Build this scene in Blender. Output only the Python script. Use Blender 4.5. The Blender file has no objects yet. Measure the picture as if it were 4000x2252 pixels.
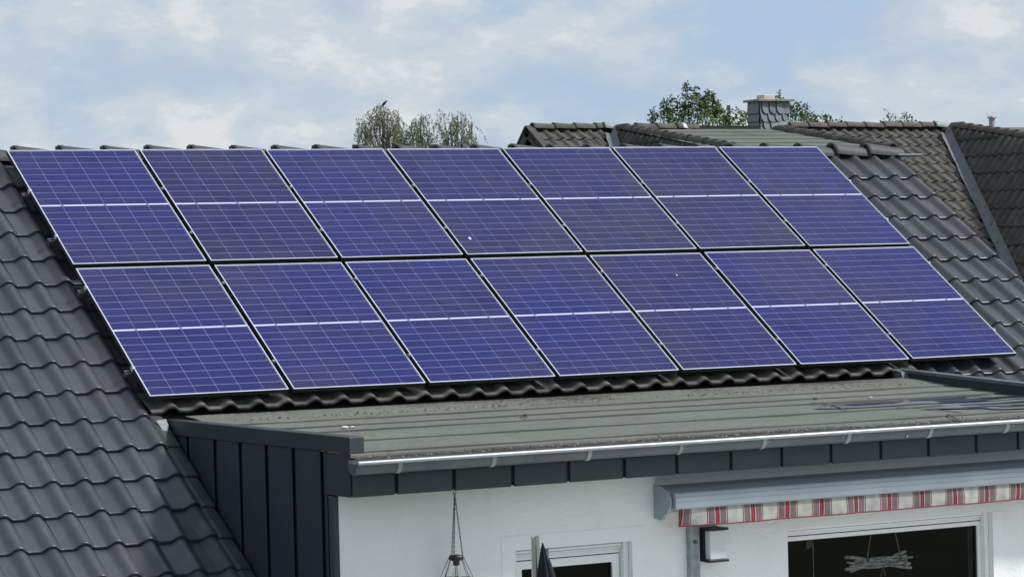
import bpy, math, random
from mathutils import Vector, Matrix
R = math.radians
random.seed(7)
ZO = 5.6                      # height of the photovoltaic array's top edge above the ground
scene = bpy.context.scene
COL = scene.collection

# ------------------------------------------------------------------ camera
cam_d = bpy.data.cameras.new('camera'); cam = bpy.data.objects.new('camera', cam_d); COL.objects.link(cam)
cx = Vector((0.86850307, -0.49507024, -0.0246551)).normalized()
fw = Vector((0.49492117, 0.86885154, -0.01224852)).normalized()
up = cx.cross(fw).normalized()
m = Matrix((cx, up, -fw)).transposed().to_4x4()
m.translation = Vector((-8.30046, -22.94263, -0.94972 + ZO))
cam.matrix_world = m
cam_d.sensor_width = 36; cam_d.lens = 36 * 11369.2 / 4000
cam_d.clip_end = 6000; cam_d.clip_start = .1
scene.camera = cam

# ------------------------------------------------------------------ world, sun, exposure
SUN_EL, SUN_AZ = 46, 62       # azimuth: degrees to the right of the house front's normal (-Y)
sd = Vector((math.sin(R(SUN_AZ)) * math.cos(R(SUN_EL)), -math.cos(R(SUN_AZ)) * math.cos(R(SUN_EL)), math.sin(R(SUN_EL))))
world = bpy.data.worlds.new('World'); scene.world = world; world.use_nodes = True
def build_world():
    nt = world.node_tree; N = nt.nodes; L = nt.links
    for n in list(N): N.remove(n)
    out = N.new('ShaderNodeOutputWorld'); bg = N.new('ShaderNodeBackground'); L.new(bg.outputs[0], out.inputs[0])
    bg.inputs[1].default_value = 0.1
    sky = N.new('ShaderNodeTexSky'); sky.sky_type = 'NISHITA'; sky.sun_disc = False
    sky.sun_elevation = R(SUN_EL); sky.sun_rotation = math.atan2(sd.x, sd.y); sky.altitude = 60
    sky.air_density = 1.0; sky.dust_density = 1.2; sky.ozone_density = 1.5
    tc = N.new('ShaderNodeTexCoord')
    def math_(op, a, b=None, clamp=False):
        n = N.new('ShaderNodeMath'); n.operation = op; n.use_clamp = clamp
        for i, v in enumerate((a, b)):
            if v is None: continue
            if isinstance(v, (int, float)): n.inputs[i].default_value = v
            else: L.new(v, n.inputs[i])
        return n.outputs[0]
    def noise(scale, zs, det, rough, dist, off):
        mp = N.new('ShaderNodeMapping'); mp.inputs['Scale'].default_value = (1, 1, zs); mp.inputs['Location'].default_value = off
        L.new(tc.outputs['Generated'], mp.inputs['Vector'])
        n = N.new('ShaderNodeTexNoise'); n.inputs['Scale'].default_value = scale; n.inputs['Detail'].default_value = det
        n.inputs['Roughness'].default_value = rough; n.inputs['Distortion'].default_value = dist
        L.new(mp.outputs[0], n.inputs['Vector']); return n.outputs['Fac']
    def ramp(fac, pts):
        r = N.new('ShaderNodeValToRGB'); r.color_ramp.interpolation = 'EASE'
        e = r.color_ramp.elements
        e[0].position, e[0].color = pts[0][0], (*pts[0][1], 1); e[1].position, e[1].color = pts[-1][0], (*pts[-1][1], 1)
        for p, c in pts[1:-1]:
            x = e.new(p); x.color = (*c, 1)
        L.new(fac, r.inputs[0]); return r.outputs[0]
    def blob(d, rad, amp):
        v = N.new('ShaderNodeVectorMath'); v.operation = 'DISTANCE'
        L.new(tc.outputs['Generated'], v.inputs[0]); v.inputs[1].default_value = d
        mr = N.new('ShaderNodeMapRange'); mr.interpolation_type = 'LINEAR'
        mr.inputs['From Min'].default_value = 0; mr.inputs['From Max'].default_value = rad
        mr.inputs['To Min'].default_value = amp; mr.inputs['To Max'].default_value = 0
        L.new(v.outputs['Value'], mr.inputs['Value']); return mr.outputs[0]
    off = (3.1, 1.7, .4)
    cover = noise(14, 2.0, 6, .60, 0, off)
    # the same field sampled a little towards the sun: the difference lights the upper right flanks of the clouds
    shifted = noise(14, 2.0, 6, .60, 0, (off[0] + .007, off[1] - .003, off[2] + .022))
    relief = math_('SUBTRACT', cover, shifted)
    for d, rad, amp in SKY_BLOBS: cover = math_('ADD', cover, blob(d, rad, amp))
    k = 10.9
    lit = math_('ADD', math_('MULTIPLY', relief, 1.15), math_('MULTIPLY', cover, 1.0))
    cloud = ramp(lit, [(.28, (.425*k, .505*k, .605*k)), (.44, (.455*k, .53*k, .615*k)), (.57, (.505*k, .563*k, .625*k)), (.76, (.635*k, .658*k, .675*k))])
    mask = ramp(cover, [(.29, (0, 0, 0)), (.48, (1, 1, 1))])
    tint = N.new('ShaderNodeMix'); tint.data_type = 'RGBA'; tint.blend_type = 'MIX'; tint.inputs[0].default_value = .85
    L.new(sky.outputs[0], tint.inputs[6]); tint.inputs[7].default_value = (.37*k, .495*k, .67*k, 1)
    mix = N.new('ShaderNodeMix'); mix.data_type = 'RGBA'
    L.new(mask, mix.inputs[0]); L.new(tint.outputs[2], mix.inputs[6]); L.new(cloud, mix.inputs[7])
    L.new(mix.outputs[2], bg.inputs[0])
SKY_BLOBS = [((.3476, .9335, .0883), .055, -.07), ((.4876, .8689, .0848), .035, -.08), ((.5438, .8352, .0813), .05, -.09), ((.5798, .8107, .0808), .04, -.07),
             ((.4438, .8938, .065), .03, -.06), ((.5167, .8533, .0701), .028, .10), ((.6299, .7731, .0743), .045, .10), ((.5317, .845, .0565), .025, .07),
             ((.3621, .929, .0761), .05, .05), ((.457, .8867, .07), .03, .06), ((.386, .9209, .0541), .035, .05)]
build_world()
world.cycles.sampling_method = 'MANUAL'; world.cycles.sample_map_resolution = 256
sun_d = bpy.data.lights.new('sun', 'SUN'); sun = bpy.data.objects.new('sun', sun_d); COL.objects.link(sun)
sun_d.energy = 4.5; sun_d.angle = R(6); sun_d.color = (1, .97, .93)
sun.rotation_euler = sd.to_track_quat('Z', 'Y').to_euler(); sun.location = (20, -20, 40)
vs = scene.view_settings
vs.view_transform = 'Standard'; vs.look = 'None'; vs.gamma = 1; vs.exposure = .08; vs.use_curve_mapping = False
scene.render.engine = 'CYCLES'
scene.cycles.transparent_max_bounces = 12; scene.cycles.max_bounces = 8

# ------------------------------------------------------------------ materials
def mat(name, col, rough=.6, metal=0, spec=.5, var=0, noise=None, bump=None, coat=0, objcol=False, rnd=0, stains=(), coat_rough=.05):
    """procedural principled material. noise=(scale, detail, colour2, lo, hi); bump=(scale, strength, dist);
    stains = list of (scale, stretch, colour, lo, hi); rnd = brightness spread per object"""
    mt = bpy.data.materials.new(name); mt.use_nodes = True
    nt = mt.node_tree; N = nt.nodes; L = nt.links; b = N['Principled BSDF']
    b.inputs['Roughness'].default_value = rough; b.inputs['Metallic'].default_value = metal
    b.inputs['Specular IOR Level'].default_value = spec; b.inputs['Coat Weight'].default_value = coat
    b.inputs['Coat Roughness'].default_value = coat_rough
    tc = N.new('ShaderNodeTexCoord'); geo = N.new('ShaderNodeNewGeometry')
    c = N.new('ShaderNodeRGB'); c.outputs[0].default_value = (*col, 1); cur = c.outputs[0]
    def tex(scale, det, stretch=(1, 1, 1)):
        mp = N.new('ShaderNodeMapping'); mp.inputs['Scale'].default_value = stretch
        L.new(geo.outputs['Position'], mp.inputs['Vector'])
        n = N.new('ShaderNodeTexNoise'); n.inputs['Scale'].default_value = scale; n.inputs['Detail'].default_value = det
        n.inputs['Roughness'].default_value = .6
        L.new(mp.outputs[0], n.inputs['Vector']); return n.outputs['Fac']
    def over(cur, scale, det, col2, lo, hi, stretch=(1, 1, 1)):
        t = tex(scale, det, stretch)
        mr = N.new('ShaderNodeMapRange'); mr.inputs['From Min'].default_value = lo; mr.inputs['From Max'].default_value = hi
        L.new(t, mr.inputs['Value'])
        mx = N.new('ShaderNodeMix'); mx.data_type = 'RGBA'; L.new(mr.outputs[0], mx.inputs[0]); L.new(cur, mx.inputs[6])
        mx.inputs[7].default_value = (*col2, 1); return mx.outputs[2]
    if noise: cur = over(cur, noise[0], noise[1], noise[2], noise[3], noise[4])
    for s in stains: cur = over(cur, s[0], 6, s[2], s[3], s[4], s[1])
    oi = None
    if rnd or objcol: oi = N.new('ShaderNodeObjectInfo')
    if rnd:
        mr = N.new('ShaderNodeMapRange'); mr.inputs['To Min'].default_value = 1 - rnd; mr.inputs['To Max'].default_value = 1 + rnd
        L.new(oi.outputs['Random'], mr.inputs['Value'])
        mx = N.new('ShaderNodeVectorMath'); mx.operation = 'SCALE'; L.new(cur, mx.inputs[0]); L.new(mr.outputs[0], mx.inputs['Scale']); cur = mx.outputs[0]
    if objcol:
        mx = N.new('ShaderNodeMix'); mx.data_type = 'RGBA'; mx.blend_type = 'MULTIPLY'; mx.inputs[0].default_value = 1
        L.new(cur, mx.inputs[6]); L.new(oi.outputs['Color'], mx.inputs[7]); cur = mx.outputs[2]
    L.new(cur, b.inputs['Base Color'])
    if bump:
        t = tex(bump[0], 5); bp = N.new('ShaderNodeBump'); bp.inputs['Strength'].default_value = bump[1]; bp.inputs['Distance'].default_value = bump[2]
        L.new(t, bp.inputs['Height']); L.new(bp.outputs[0], b.inputs['Normal'])
    return mt
def glass(name, tint, refl=1.0):
    mt = bpy.data.materials.new(name); mt.use_nodes = True
    nt = mt.node_tree; N = nt.nodes; L = nt.links
    for n in list(N): N.remove(n)
    o = N.new('ShaderNodeOutputMaterial'); mx = N.new('ShaderNodeMixShader'); f = N.new('ShaderNodeFresnel'); f.inputs[0].default_value = 1.5
    t = N.new('ShaderNodeBsdfTransparent'); t.inputs[0].default_value = (*tint, 1)
    g = N.new('ShaderNodeBsdfGlossy'); g.inputs['Roughness'].default_value = .02
    L.new(f.outputs[0], mx.inputs[0]); L.new(t.outputs[0], mx.inputs[1]); L.new(g.outputs[0], mx.inputs[2]); L.new(mx.outputs[0], o.inputs[0])
    return mt
M = {}
M['tile'] = mat('engobed_tile', (.040, .043, .053), .40, spec=.5, noise=(9, 6, (.054, .057, .068), .4, .7), rnd=.18, bump=(120, .12, .004),
                stains=((2.3, (1, 1, 1), (.032, .035, .042), .52, .75), (1.1, (1, 1, 1), (.050, .053, .062), .56, .70), (30, (1, 1, 1), (.16, .165, .145), .68, .76)))
M['tile_old_shaded'] = mat('weathered_shaded_tile', (.032, .037, .041), .6, spec=.35, noise=(5, 7, (.058, .065, .067), .42, .70), rnd=.1, bump=(60, .3, .006),
                stains=((26, (1, 1, 1), (.14, .15, .14), .66, .74), (4, (1, 1, 1), (.038, .044, .038), .5, .7)))  # weathering, with the shade beside the cladding mixed into the tone
M['tile_eave'] = mat('dusty_eave_tile', (.060, .060, .060), .75, spec=.25, noise=(7, 7, (.115, .112, .098), .38, .62), rnd=.12, bump=(80, .25, .005),
                stains=((22, (1, 1, 1), (.24, .235, .2), .64, .74),))
M['tile_ridge'] = mat('ridge_tile', (.045, .050, .056), .62, spec=.3, noise=(10, 6, (.060, .066, .071), .4, .7), rnd=.08, bump=(120, .12, .004))
M['felt'] = mat('sarking_felt', (.02, .02, .022), .9)
M['tile_brown'] = mat('brown_concrete_tile', (.070, .066, .060), .85, spec=.2, noise=(5, 7, (.110, .105, .095), .4, .66), rnd=.16, bump=(40, .3, .008),
                stains=((9, (1, 1, 1), (.26, .26, .24), .70, .76), (3, (1, 1, 1), (.07, .066, .06), .5, .7)))
M['tile_cheek'] = mat('dark_cheek_tile', (.068, .068, .063), .88, spec=.2, noise=(6, 7, (.10, .10, .092), .42, .68), rnd=.06, bump=(40, .3, .008),
                stains=((14, (1, 1, 1), (.17, .17, .16), .72, .78),))
M['tile_red'] = mat('reddish_ridge_tile', (.085, .067, .061), .8, spec=.25, noise=(6, 6, (.125, .108, .098), .42, .66), rnd=.14, bump=(50, .25, .006),
                stains=((12, (1, 1, 1), (.30, .29, .27), .70, .77),))
M['cell'] = mat('polycrystalline_cell', (.0145, .0165, .102), .16, spec=.2, noise=(60, 3, (.0185, .021, .122), .35, .65), objcol=True, rnd=.09, stains=((.75, (1, 1, 1), (.026, .026, .088), .46, .62), (2.6, (1, 1, 1), (.011, .013, .088), .55, .70)))
M['backsheet'] = mat('white_backsheet', (.30, .31, .56), .25, spec=.3)
M['bar'] = mat('white_busbar', (.54, .56, .66), .25, spec=.3)
M['alu'] = mat('anodised_aluminium', (.58, .61, .65), .42, metal=.25, spec=.5, noise=(6, 6, (.46, .49, .53), .4, .7))
M['frame_side'] = mat('dark_frame_side', (.035, .036, .036), .6, spec=.3, noise=(60, 4, (.10, .10, .09), .55, .75))
M['alu_dark'] = mat('dull_aluminium', (.16, .165, .17), .5, metal=.6)
M['steel'] = mat('bright_steel', (.75, .76, .78), .25, metal=1)
M['black'] = mat('black_plastic', (.012, .012, .014), .5)
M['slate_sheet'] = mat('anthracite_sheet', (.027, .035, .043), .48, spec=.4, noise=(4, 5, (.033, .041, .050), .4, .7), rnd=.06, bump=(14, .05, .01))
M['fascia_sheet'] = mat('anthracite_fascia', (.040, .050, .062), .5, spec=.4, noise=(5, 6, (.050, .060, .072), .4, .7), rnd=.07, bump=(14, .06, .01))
M['joint'] = mat('dark_joint', (.006, .007, .009), .8, spec=.2)
M['zinc'] = mat('weathered_zinc', (.115, .138, .155), .45, metal=.3, noise=(5, 7, (.085, .105, .12), .4, .66), bump=(10, .08, .01),
                stains=((16, (1, 4, 4), (.17, .195, .21), .62, .72),))
M['zinc_bright'] = mat('bright_zinc', (.36, .40, .43), .45, metal=.3, noise=(12, 4, (.46, .49, .52), .4, .7))
M['lead'] = mat('lead_flashing', (.15, .175, .195), .6, metal=.2, noise=(7, 6, (.27, .30, .32), .4, .65), bump=(9, .3, .02))
M['lead_pale'] = mat('pale_lead', (.24, .26, .27), .6, noise=(20, 5, (.17, .19, .195), .4, .65), bump=(20, .3, .01))
M['valley_lead'] = mat('valley_lead', (.085, .102, .116), .65, noise=(5, 6, (.12, .14, .155), .4, .65), bump=(9, .4, .03))
M['plaster'] = mat('white_render', (.86, .88, .88), .9, spec=.15, noise=(2.2, 8, (.81, .83, .83), .45, .7), bump=(45, .5, .012),
                stains=((3.5, (1, 1, .4), (.76, .78, .76), .60, .76), (9, (1.5, 1, .12), (.72, .74, .72), .66, .78)))
M['plaster_smooth'] = mat('smooth_white_render', (.85, .87, .87), .9, spec=.15, bump=(45, .25, .008))
M['upvc'] = mat('white_upvc', (.80, .83, .85), .35, spec=.5, noise=(6, 4, (.74, .77, .79), .45, .7))
M['upvc_grey'] = mat('grey_shutter_rail', (.46, .47, .49), .45)
M['gasket'] = mat('black_gasket', (.02, .02, .022), .6)
M['pane'] = glass('window_pane', (.86, .90, .90))
M['bulb'] = glass('bulb_glass', (.95, .93, .88))
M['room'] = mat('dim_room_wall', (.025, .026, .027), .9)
M['awning_alu'] = mat('grey_powder_coat', (.30, .35, .40), .38, spec=.5, noise=(3, 6, (.35, .40, .455), .4, .7), bump=(8, .03, .005))
M['galv'] = mat('galvanised_steel', (.25, .29, .30), .5, metal=.3, noise=(14, 3, (.36, .40, .40), .42, .62))
M['opal'] = mat('opal_glass', (.66, .69, .70), .3)
M['parasol'] = mat('navy_parasol_cloth', (.018, .020, .030), .85, spec=.2, noise=(10, 5, (.028, .03, .042), .4, .7))
M['slate'] = mat('grey_slate', (.155, .18, .20), .6, spec=.4, noise=(8, 6, (.20, .225, .245), .4, .7), rnd=.12, bump=(40, .2, .006))
M['mortar_cap'] = mat('chimney_cap_stone', (.22, .17, .16), .85, noise=(7, 6, (.34, .31, .29), .4, .65))
M['clay_pot'] = mat('pale_flue_pot', (.55, .52, .47), .8, noise=(9, 5, (.42, .40, .37), .45, .7))
M['pinkpipe'] = mat('pinkish_vent_pipe', (.36, .31, .34), .7, noise=(14, 5, (.27, .23, .26), .45, .7))
M['wood'] = mat('driftwood', (.62, .63, .60), .85, noise=(40, 5, (.25, .25, .23), .4, .65))
M['twine'] = mat('hemp_twine', (.30, .26, .17), .9)
M['bark'] = mat('bark', (.09, .075, .06), .9, noise=(20, 5, (.05, .042, .035), .4, .7))
M['twig'] = mat('birch_twig', (.10, .085, .07), .8)
M['puddle'] = mat('rain_water', (.03, .03, .032), .10, spec=.45, noise=(3, 3, (.05, .04, .05), .4, .7))
M['wet'] = mat('wet_felt', (.15, .155, .165), .22, spec=.6, noise=(5, 6, (.19, .195, .205), .4, .65))
M['ground'] = mat('lawn_ground', (.030, .045, .018), .95, noise=(.6, 8, (.05, .062, .028), .4, .65))
M['paving'] = mat('terrace_paving', (.58, .57, .54), .85, noise=(3, 6, (.50, .49, .46), .4, .65))
M['crumb'] = mat('moss_crumb', (.045, .038, .028), .95, noise=(50, 4, (.02, .018, .014), .4, .7))
M['crumb_pale'] = mat('pale_grit', (.25, .245, .22), .9)
M['bird'] = mat('dark_plumage', (.02, .02, .024), .6)
def leafmat(name, c1, c2, trans=.35):
    mt = bpy.data.materials.new(name); mt.use_nodes = True
    nt = mt.node_tree; N = nt.nodes; L = nt.links
    for n in list(N): N.remove(n)
    o = N.new('ShaderNodeOutputMaterial'); mx = N.new('ShaderNodeMixShader'); mx.inputs[0].default_value = trans
    d = N.new('ShaderNodeBsdfPrincipled'); d.inputs['Roughness'].default_value = .5; t = N.new('ShaderNodeBsdfTranslucent')
    g = N.new('ShaderNodeNewGeometry'); r = N.new('ShaderNodeValToRGB')
    r.color_ramp.elements[0].color = (*c1, 1); r.color_ramp.elements[1].color = (*c2, 1)
    L.new(g.outputs['Random Per Island'], r.inputs[0]); L.new(r.outputs[0], d.inputs['Base Color']); L.new(r.outputs[0], t.inputs[0])
    L.new(d.outputs[0], mx.inputs[1]); L.new(t.outputs[0], mx.inputs[2]); L.new(mx.outputs[0], o.inputs[0]); return mt
M['leaf'] = leafmat('green_leaf', (.08, .15, .045), (.20, .30, .10), .5)
M['leaf_red'] = leafmat('dark_young_leaf', (.05, .06, .03), (.10, .085, .05))
M['leaf_birch'] = leafmat('birch_leaf', (.19, .215, .13), (.32, .34, .23), .55)

def bitumen(name, base, dirt_y=None, lo=1.06, hi=1.36):
    """mineral felt: granules, fine streaks; dirt_y = (y0, y1) strip in which silt has collected"""
    mt = mat(name, base, .92, spec=.15, noise=(2.5, 8, tuple(v * .86 for v in base), .42, .68), bump=(160, .5, .004),
             stains=((1.6, (.8, 1.6, 3), tuple(v * 1.13 for v in base), .5, .7), (55, (.8, 1.2, 1), tuple(v * .62 for v in base), .58, .70),
                     (20, (1, 1.2, 1), tuple(v * .72 for v in base), .50, .66), (90, (1, 1, 1), tuple(min(1, v * 2.0) for v in base), .66, .74)))
    if dirt_y:
        nt = mt.node_tree; N = nt.nodes; L = nt.links; b = N['Principled BSDF']
        src = b.inputs['Base Color'].links[0].from_socket
        geo = N.new('ShaderNodeNewGeometry'); sp = N.new('ShaderNodeSeparateXYZ'); L.new(geo.outputs['Position'], sp.inputs[0])
        n = N.new('ShaderNodeTexNoise'); n.inputs['Scale'].default_value = 24; n.inputs['Detail'].default_value = 9; n.inputs['Roughness'].default_value = .75
        L.new(geo.outputs['Position'], n.inputs['Vector'])
        n2 = N.new('ShaderNodeTexNoise'); n2.inputs['Scale'].default_value = 1.1; L.new(geo.outputs['Position'], n2.inputs['Vector'])
        mr = N.new('ShaderNodeMapRange'); mr.inputs['From Min'].default_value = dirt_y[0]; mr.inputs['From Max'].default_value = dirt_y[1]
        L.new(sp.outputs['Y'], mr.inputs['Value'])
        def mm(op, a, b_):
            k = N.new('ShaderNodeMath'); k.operation = op
            for i, v in enumerate((a, b_)):
                if isinstance(v, (int, float)): k.inputs[i].default_value = v
                else: L.new(v, k.inputs[i])
            return k.outputs[0]
        s = mm('ADD', mm('MULTIPLY', mr.outputs[0], .62), mm('ADD', mm('MULTIPLY', n.outputs['Fac'], 1.1), mm('MULTIPLY', n2.outputs['Fac'], .5)))
        m2 = N.new('ShaderNodeMapRange'); m2.inputs['From Min'].default_value = lo; m2.inputs['From Max'].default_value = hi; L.new(s, m2.inputs['Value'])
        mx = N.new('ShaderNodeMix'); mx.data_type = 'RGBA'; L.new(m2.outputs[0], mx.inputs[0]); L.new(src, mx.inputs[6]); mx.inputs[7].default_value = (.045, .036, .029, 1)
        L.new(mx.outputs[2], b.inputs['Base Color'])
    return mt
M['felt_roof'] = bitumen('mineral_felt', (.134, .147, .133))
M['felt_front'] = bitumen('mineral_felt_silted', (.134, .147, .133), (-5.42, -5.86))
M['felt_back'] = bitumen('mineral_felt_mossy', (.138, .145, .128), (-4.2, -2.7), 1.2, 1.36)
M['felt_far'] = bitumen('old_green_felt', (.125, .142, .122))
M['bead'] = mat('bitumen_bead', (.022, .024, .02), .8)

def stripe_mat():
    mt = mat('striped_awning_cloth', (.5, .5, .48), .9, spec=.1, bump=(90, .2, .003))
    nt = mt.node_tree; N = nt.nodes; L = nt.links; b = N['Principled BSDF']
    geo = N.new('ShaderNodeNewGeometry'); sp = N.new('ShaderNodeSeparateXYZ'); L.new(geo.outputs['Position'], sp.inputs[0])
    a = N.new('ShaderNodeMath'); a.operation = 'ADD'; a.inputs[1].default_value = -3.539 + 100 * .3004; L.new(sp.outputs['X'], a.inputs[0])
    d = N.new('ShaderNodeMath'); d.operation = 'DIVIDE'; d.inputs[1].default_value = .3004; L.new(a.outputs[0], d.inputs[0])
    fr = N.new('ShaderNodeMath'); fr.operation = 'FRACT'; L.new(d.outputs[0], fr.inputs[0])
    r = N.new('ShaderNodeValToRGB'); r.color_ramp.interpolation = 'CONSTANT'; e = r.color_ramp.elements
    MA, RE, CR, LI, DK = (.20, .145, .155), (.25, .035, .045), (.46, .465, .43), (.52, .49, .475), (.15, .035, .045)
    st = [(0, DK), (.022, LI), (.036, MA), (.205, LI), (.22, MA), (.235, RE), (.275, MA), (.287, RE), (.335, MA), (.347, LI), (.362, MA), (.535, LI), (.55, DK), (.572, CR), (.72, (.42, .425, .40)), (.86, CR)]
    e[0].position = 0; e[0].color = (*st[0][1], 1); e[1].position = st[1][0]; e[1].color = (*st[1][1], 1)
    for p, c in st[2:]:
        x = e.new(p); x.color = (*c, 1)
    L.new(fr.outputs[0], r.inputs[0])
    n = N.new('ShaderNodeTexNoise'); n.inputs['Scale'].default_value = 14; n.inputs['Detail'].default_value = 8; L.new(geo.outputs['Position'], n.inputs['Vector'])
    mr = N.new('ShaderNodeMapRange'); mr.inputs['From Min'].default_value = .3; mr.inputs['From Max'].default_value = .75; mr.inputs['To Min'].default_value = 1.1; mr.inputs['To Max'].default_value = .72
    L.new(n.outputs['Fac'], mr.inputs['Value'])
    v = N.new('ShaderNodeVectorMath'); v.operation = 'SCALE'; L.new(r.outputs[0], v.inputs[0]); L.new(mr.outputs[0], v.inputs['Scale'])
    L.new(v.outputs[0], b.inputs['Base Color']); return mt
M['stripe'] = stripe_mat()
M['red_hem'] = mat('red_hem', (.20, .03, .04), .8)

# ------------------------------------------------------------------ mesh helpers
class MB:
    def __init__(s): s.v = []; s.f = []; s.mi = []; s.sm = []
    def add(s, vs, fs, mi=0, smooth=False):
        o = len(s.v); s.v += [tuple(v) for v in vs]
        for f in fs: s.f.append([i + o for i in f]); s.mi.append(mi); s.sm.append(smooth)
        return s
    def box(s, a, b, mi=0, T=None):
        x0, y0, z0 = a; x1, y1, z1 = b
        vs = [(x0, y0, z0), (x1, y0, z0), (x1, y1, z0), (x0, y1, z0), (x0, y0, z1), (x1, y0, z1), (x1, y1, z1), (x0, y1, z1)]
        if T: vs = [T(*v) for v in vs]
        return s.add(vs, [(0, 3, 2, 1), (4, 5, 6, 7), (0, 1, 5, 4), (1, 2, 6, 5), (2, 3, 7, 6), (3, 0, 4, 7)], mi)
    def bbox(s, a, b, bv=.004, mi=0):
        """box with chamfered long edges (all twelve)"""
        x0, y0, z0 = a; x1, y1, z1 = b
        bv = min(bv, (x1 - x0) * .3, (y1 - y0) * .3, (z1 - z0) * .3)
        pts = {}; vs = []
        for ix, x in enumerate((x0, x1)):
            for iy, y in enumerate((y0, y1)):
                for iz, z in enumerate((z0, z1)):
                    sx, sy, sz = (1 if ix == 0 else -1), (1 if iy == 0 else -1), (1 if iz == 0 else -1)
                    for ax in range(3):
                        pts[(ix, iy, iz, ax)] = len(vs)
                        vs.append((x + (0 if ax == 0 else sx * bv), y + (0 if ax == 1 else sy * bv), z + (0 if ax == 2 else sz * bv)))
        P = lambda ix, iy, iz, ax: pts[(ix, iy, iz, ax)]
        fs = []
        for k in (0, 1):
            fs.append((P(k, 0, 0, 0), P(k, 1, 0, 0), P(k, 1, 1, 0), P(k, 0, 1, 0)))
            fs.append((P(0, k, 0, 1), P(1, k, 0, 1), P(1, k, 1, 1), P(0, k, 1, 1)))
            fs.append((P(0, 0, k, 2), P(1, 0, k, 2), P(1, 1, k, 2), P(0, 1, k, 2)))
            for j in (0, 1):
                fs.append((P(0, k, j, 1), P(1, k, j, 1), P(1, k, j, 2), P(0, k, j, 2)))
                fs.append((P(k, 0, j, 0), P(k, 1, j, 0), P(k, 1, j, 2), P(k, 0, j, 2)))
                fs.append((P(k, j, 0, 0), P(k, j, 1, 0), P(k, j, 1, 1), P(k, j, 0, 1)))
                for i in (0, 1): fs.append((P(k, j, i, 0), P(k, j, i, 1), P(k, j, i, 2)))
        return s.add(vs, fs, mi)
    def prism(s, prof, lo, hi, axis=0, mi=0, smooth=False, cap=True, closed=True):
        """2-D profile extruded along axis; profile coords are the other two axes in order"""
        n = len(prof)
        def P(p, t):
            return (t, p[0], p[1]) if axis == 0 else ((p[0], t, p[1]) if axis == 1 else (p[0], p[1], t))
        vs = [P(p, lo) for p in prof] + [P(p, hi) for p in prof]
        fs = [(i, (i + 1) % n, n + (i + 1) % n, n + i) for i in range(n if closed else n - 1)]
        s.add(vs, fs, mi, smooth)
        if cap and closed: s.add(vs, [tuple(range(n)), tuple(range(n, 2 * n))], mi)
        return s
    def tube(s, path, r, n=6, mi=0, caps=True, smooth=True):
        path = [Vector(p) for p in path]; rs = r if isinstance(r, (list, tuple)) else [r] * len(path)
        vs = []; prev = None
        for i, p in enumerate(path):
            d = (path[min(i + 1, len(path) - 1)] - path[max(i - 1, 0)]).normalized()
            if prev is None:
                a = d.orthogonal().normalized()
            else:
                a = (prev - d * prev.dot(d)); a = a.normalized() if a.length > 1e-6 else d.orthogonal().normalized()
            prev = a; b = d.cross(a)
            for k in range(n):
                t = 2 * math.pi * k / n; vs.append(p + (a * math.cos(t) + b * math.sin(t)) * rs[i])
        fs = []
        for i in range(len(path) - 1):
            for k in range(n): fs.append((i * n + k, i * n + (k + 1) % n, (i + 1) * n + (k + 1) % n, (i + 1) * n + k))
        s.add(vs, fs, mi, smooth)
        if caps: s.add(vs, [tuple(range(n))[::-1], tuple(range(len(vs) - n, len(vs)))], mi)
        return s
    def lathe(s, prof, c=(0, 0, 0), n=16, mi=0, smooth=True):
        vs = []
        for r, z in prof:
            for k in range(n):
                t = 2 * math.pi * k / n; vs.append((c[0] + r * math.cos(t), c[1] + r * math.sin(t), c[2] + z))
        fs = []
        for i in range(len(prof) - 1):
            for k in range(n): fs.append((i * n + k, i * n + (k + 1) % n, (i + 1) * n + (k + 1) % n, (i + 1) * n + k))
        s.add(vs, fs, mi, smooth)
        s.add(vs, [tuple(range(n))[::-1], tuple(range(len(vs) - n, len(vs)))], mi); return s
    def mesh(s, name, mats):
        me = bpy.data.meshes.new(name); me.from_pydata(s.v, [], s.f)
        for m_ in (mats if isinstance(mats, (list, tuple)) else [mats]): me.materials.append(m_)
        me.polygons.foreach_set('material_index', s.mi); me.polygons.foreach_set('use_smooth', s.sm)
        me.update(); return me
def link(name, me, parent=None, loc=(0, 0, 0), rot=None):
    o = bpy.data.objects.new(name, me); COL.objects.link(o)
    if parent: o.parent = parent
    o.location = loc
    if rot: o.rotation_euler = rot
    return o
ORG = {}
def thing(name, label, cat, loc=(0, 0, 0), rot=None, group=None):
    o = link(name, None, None, loc, rot); o.empty_display_size = .2
    o['label'] = label; o['category'] = cat
    if group: o['group'] = group
    return o
def tag(o, label, cat, group=None, kind=None):
    if label: o['label'] = label
    if cat: o['category'] = cat
    if group: o['group'] = group
    if kind: o['kind'] = kind
    return o
def part(name, mb, mats, parent, shift=True):
    """a part whose verts are given in world space; parent is an unrotated Empty (or a part of one)"""
    root = parent
    while root.parent: root = root.parent
    l = root.location
    if shift: mb.v = [(v[0] - l[0], v[1] - l[1], v[2] - l[2]) for v in mb.v]
    return link(name, mb.mesh(name, mats), parent)
def piece(name, me, parent, loc, rot=None):
    """an instance of shared mesh data at a world position below an unrotated thing"""
    root = parent
    while root.parent: root = root.parent
    return link(name, me, parent, Vector(loc) - root.location, rot)

PIT = R(33.6); SP, CP = math.sin(PIT), math.cos(PIT)
def rw(x, u, n):              # roof coordinates (along ridge, up the slope, normal) to world
    return Vector((x, u * CP - n * SP, u * SP + n * CP + ZO))

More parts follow.
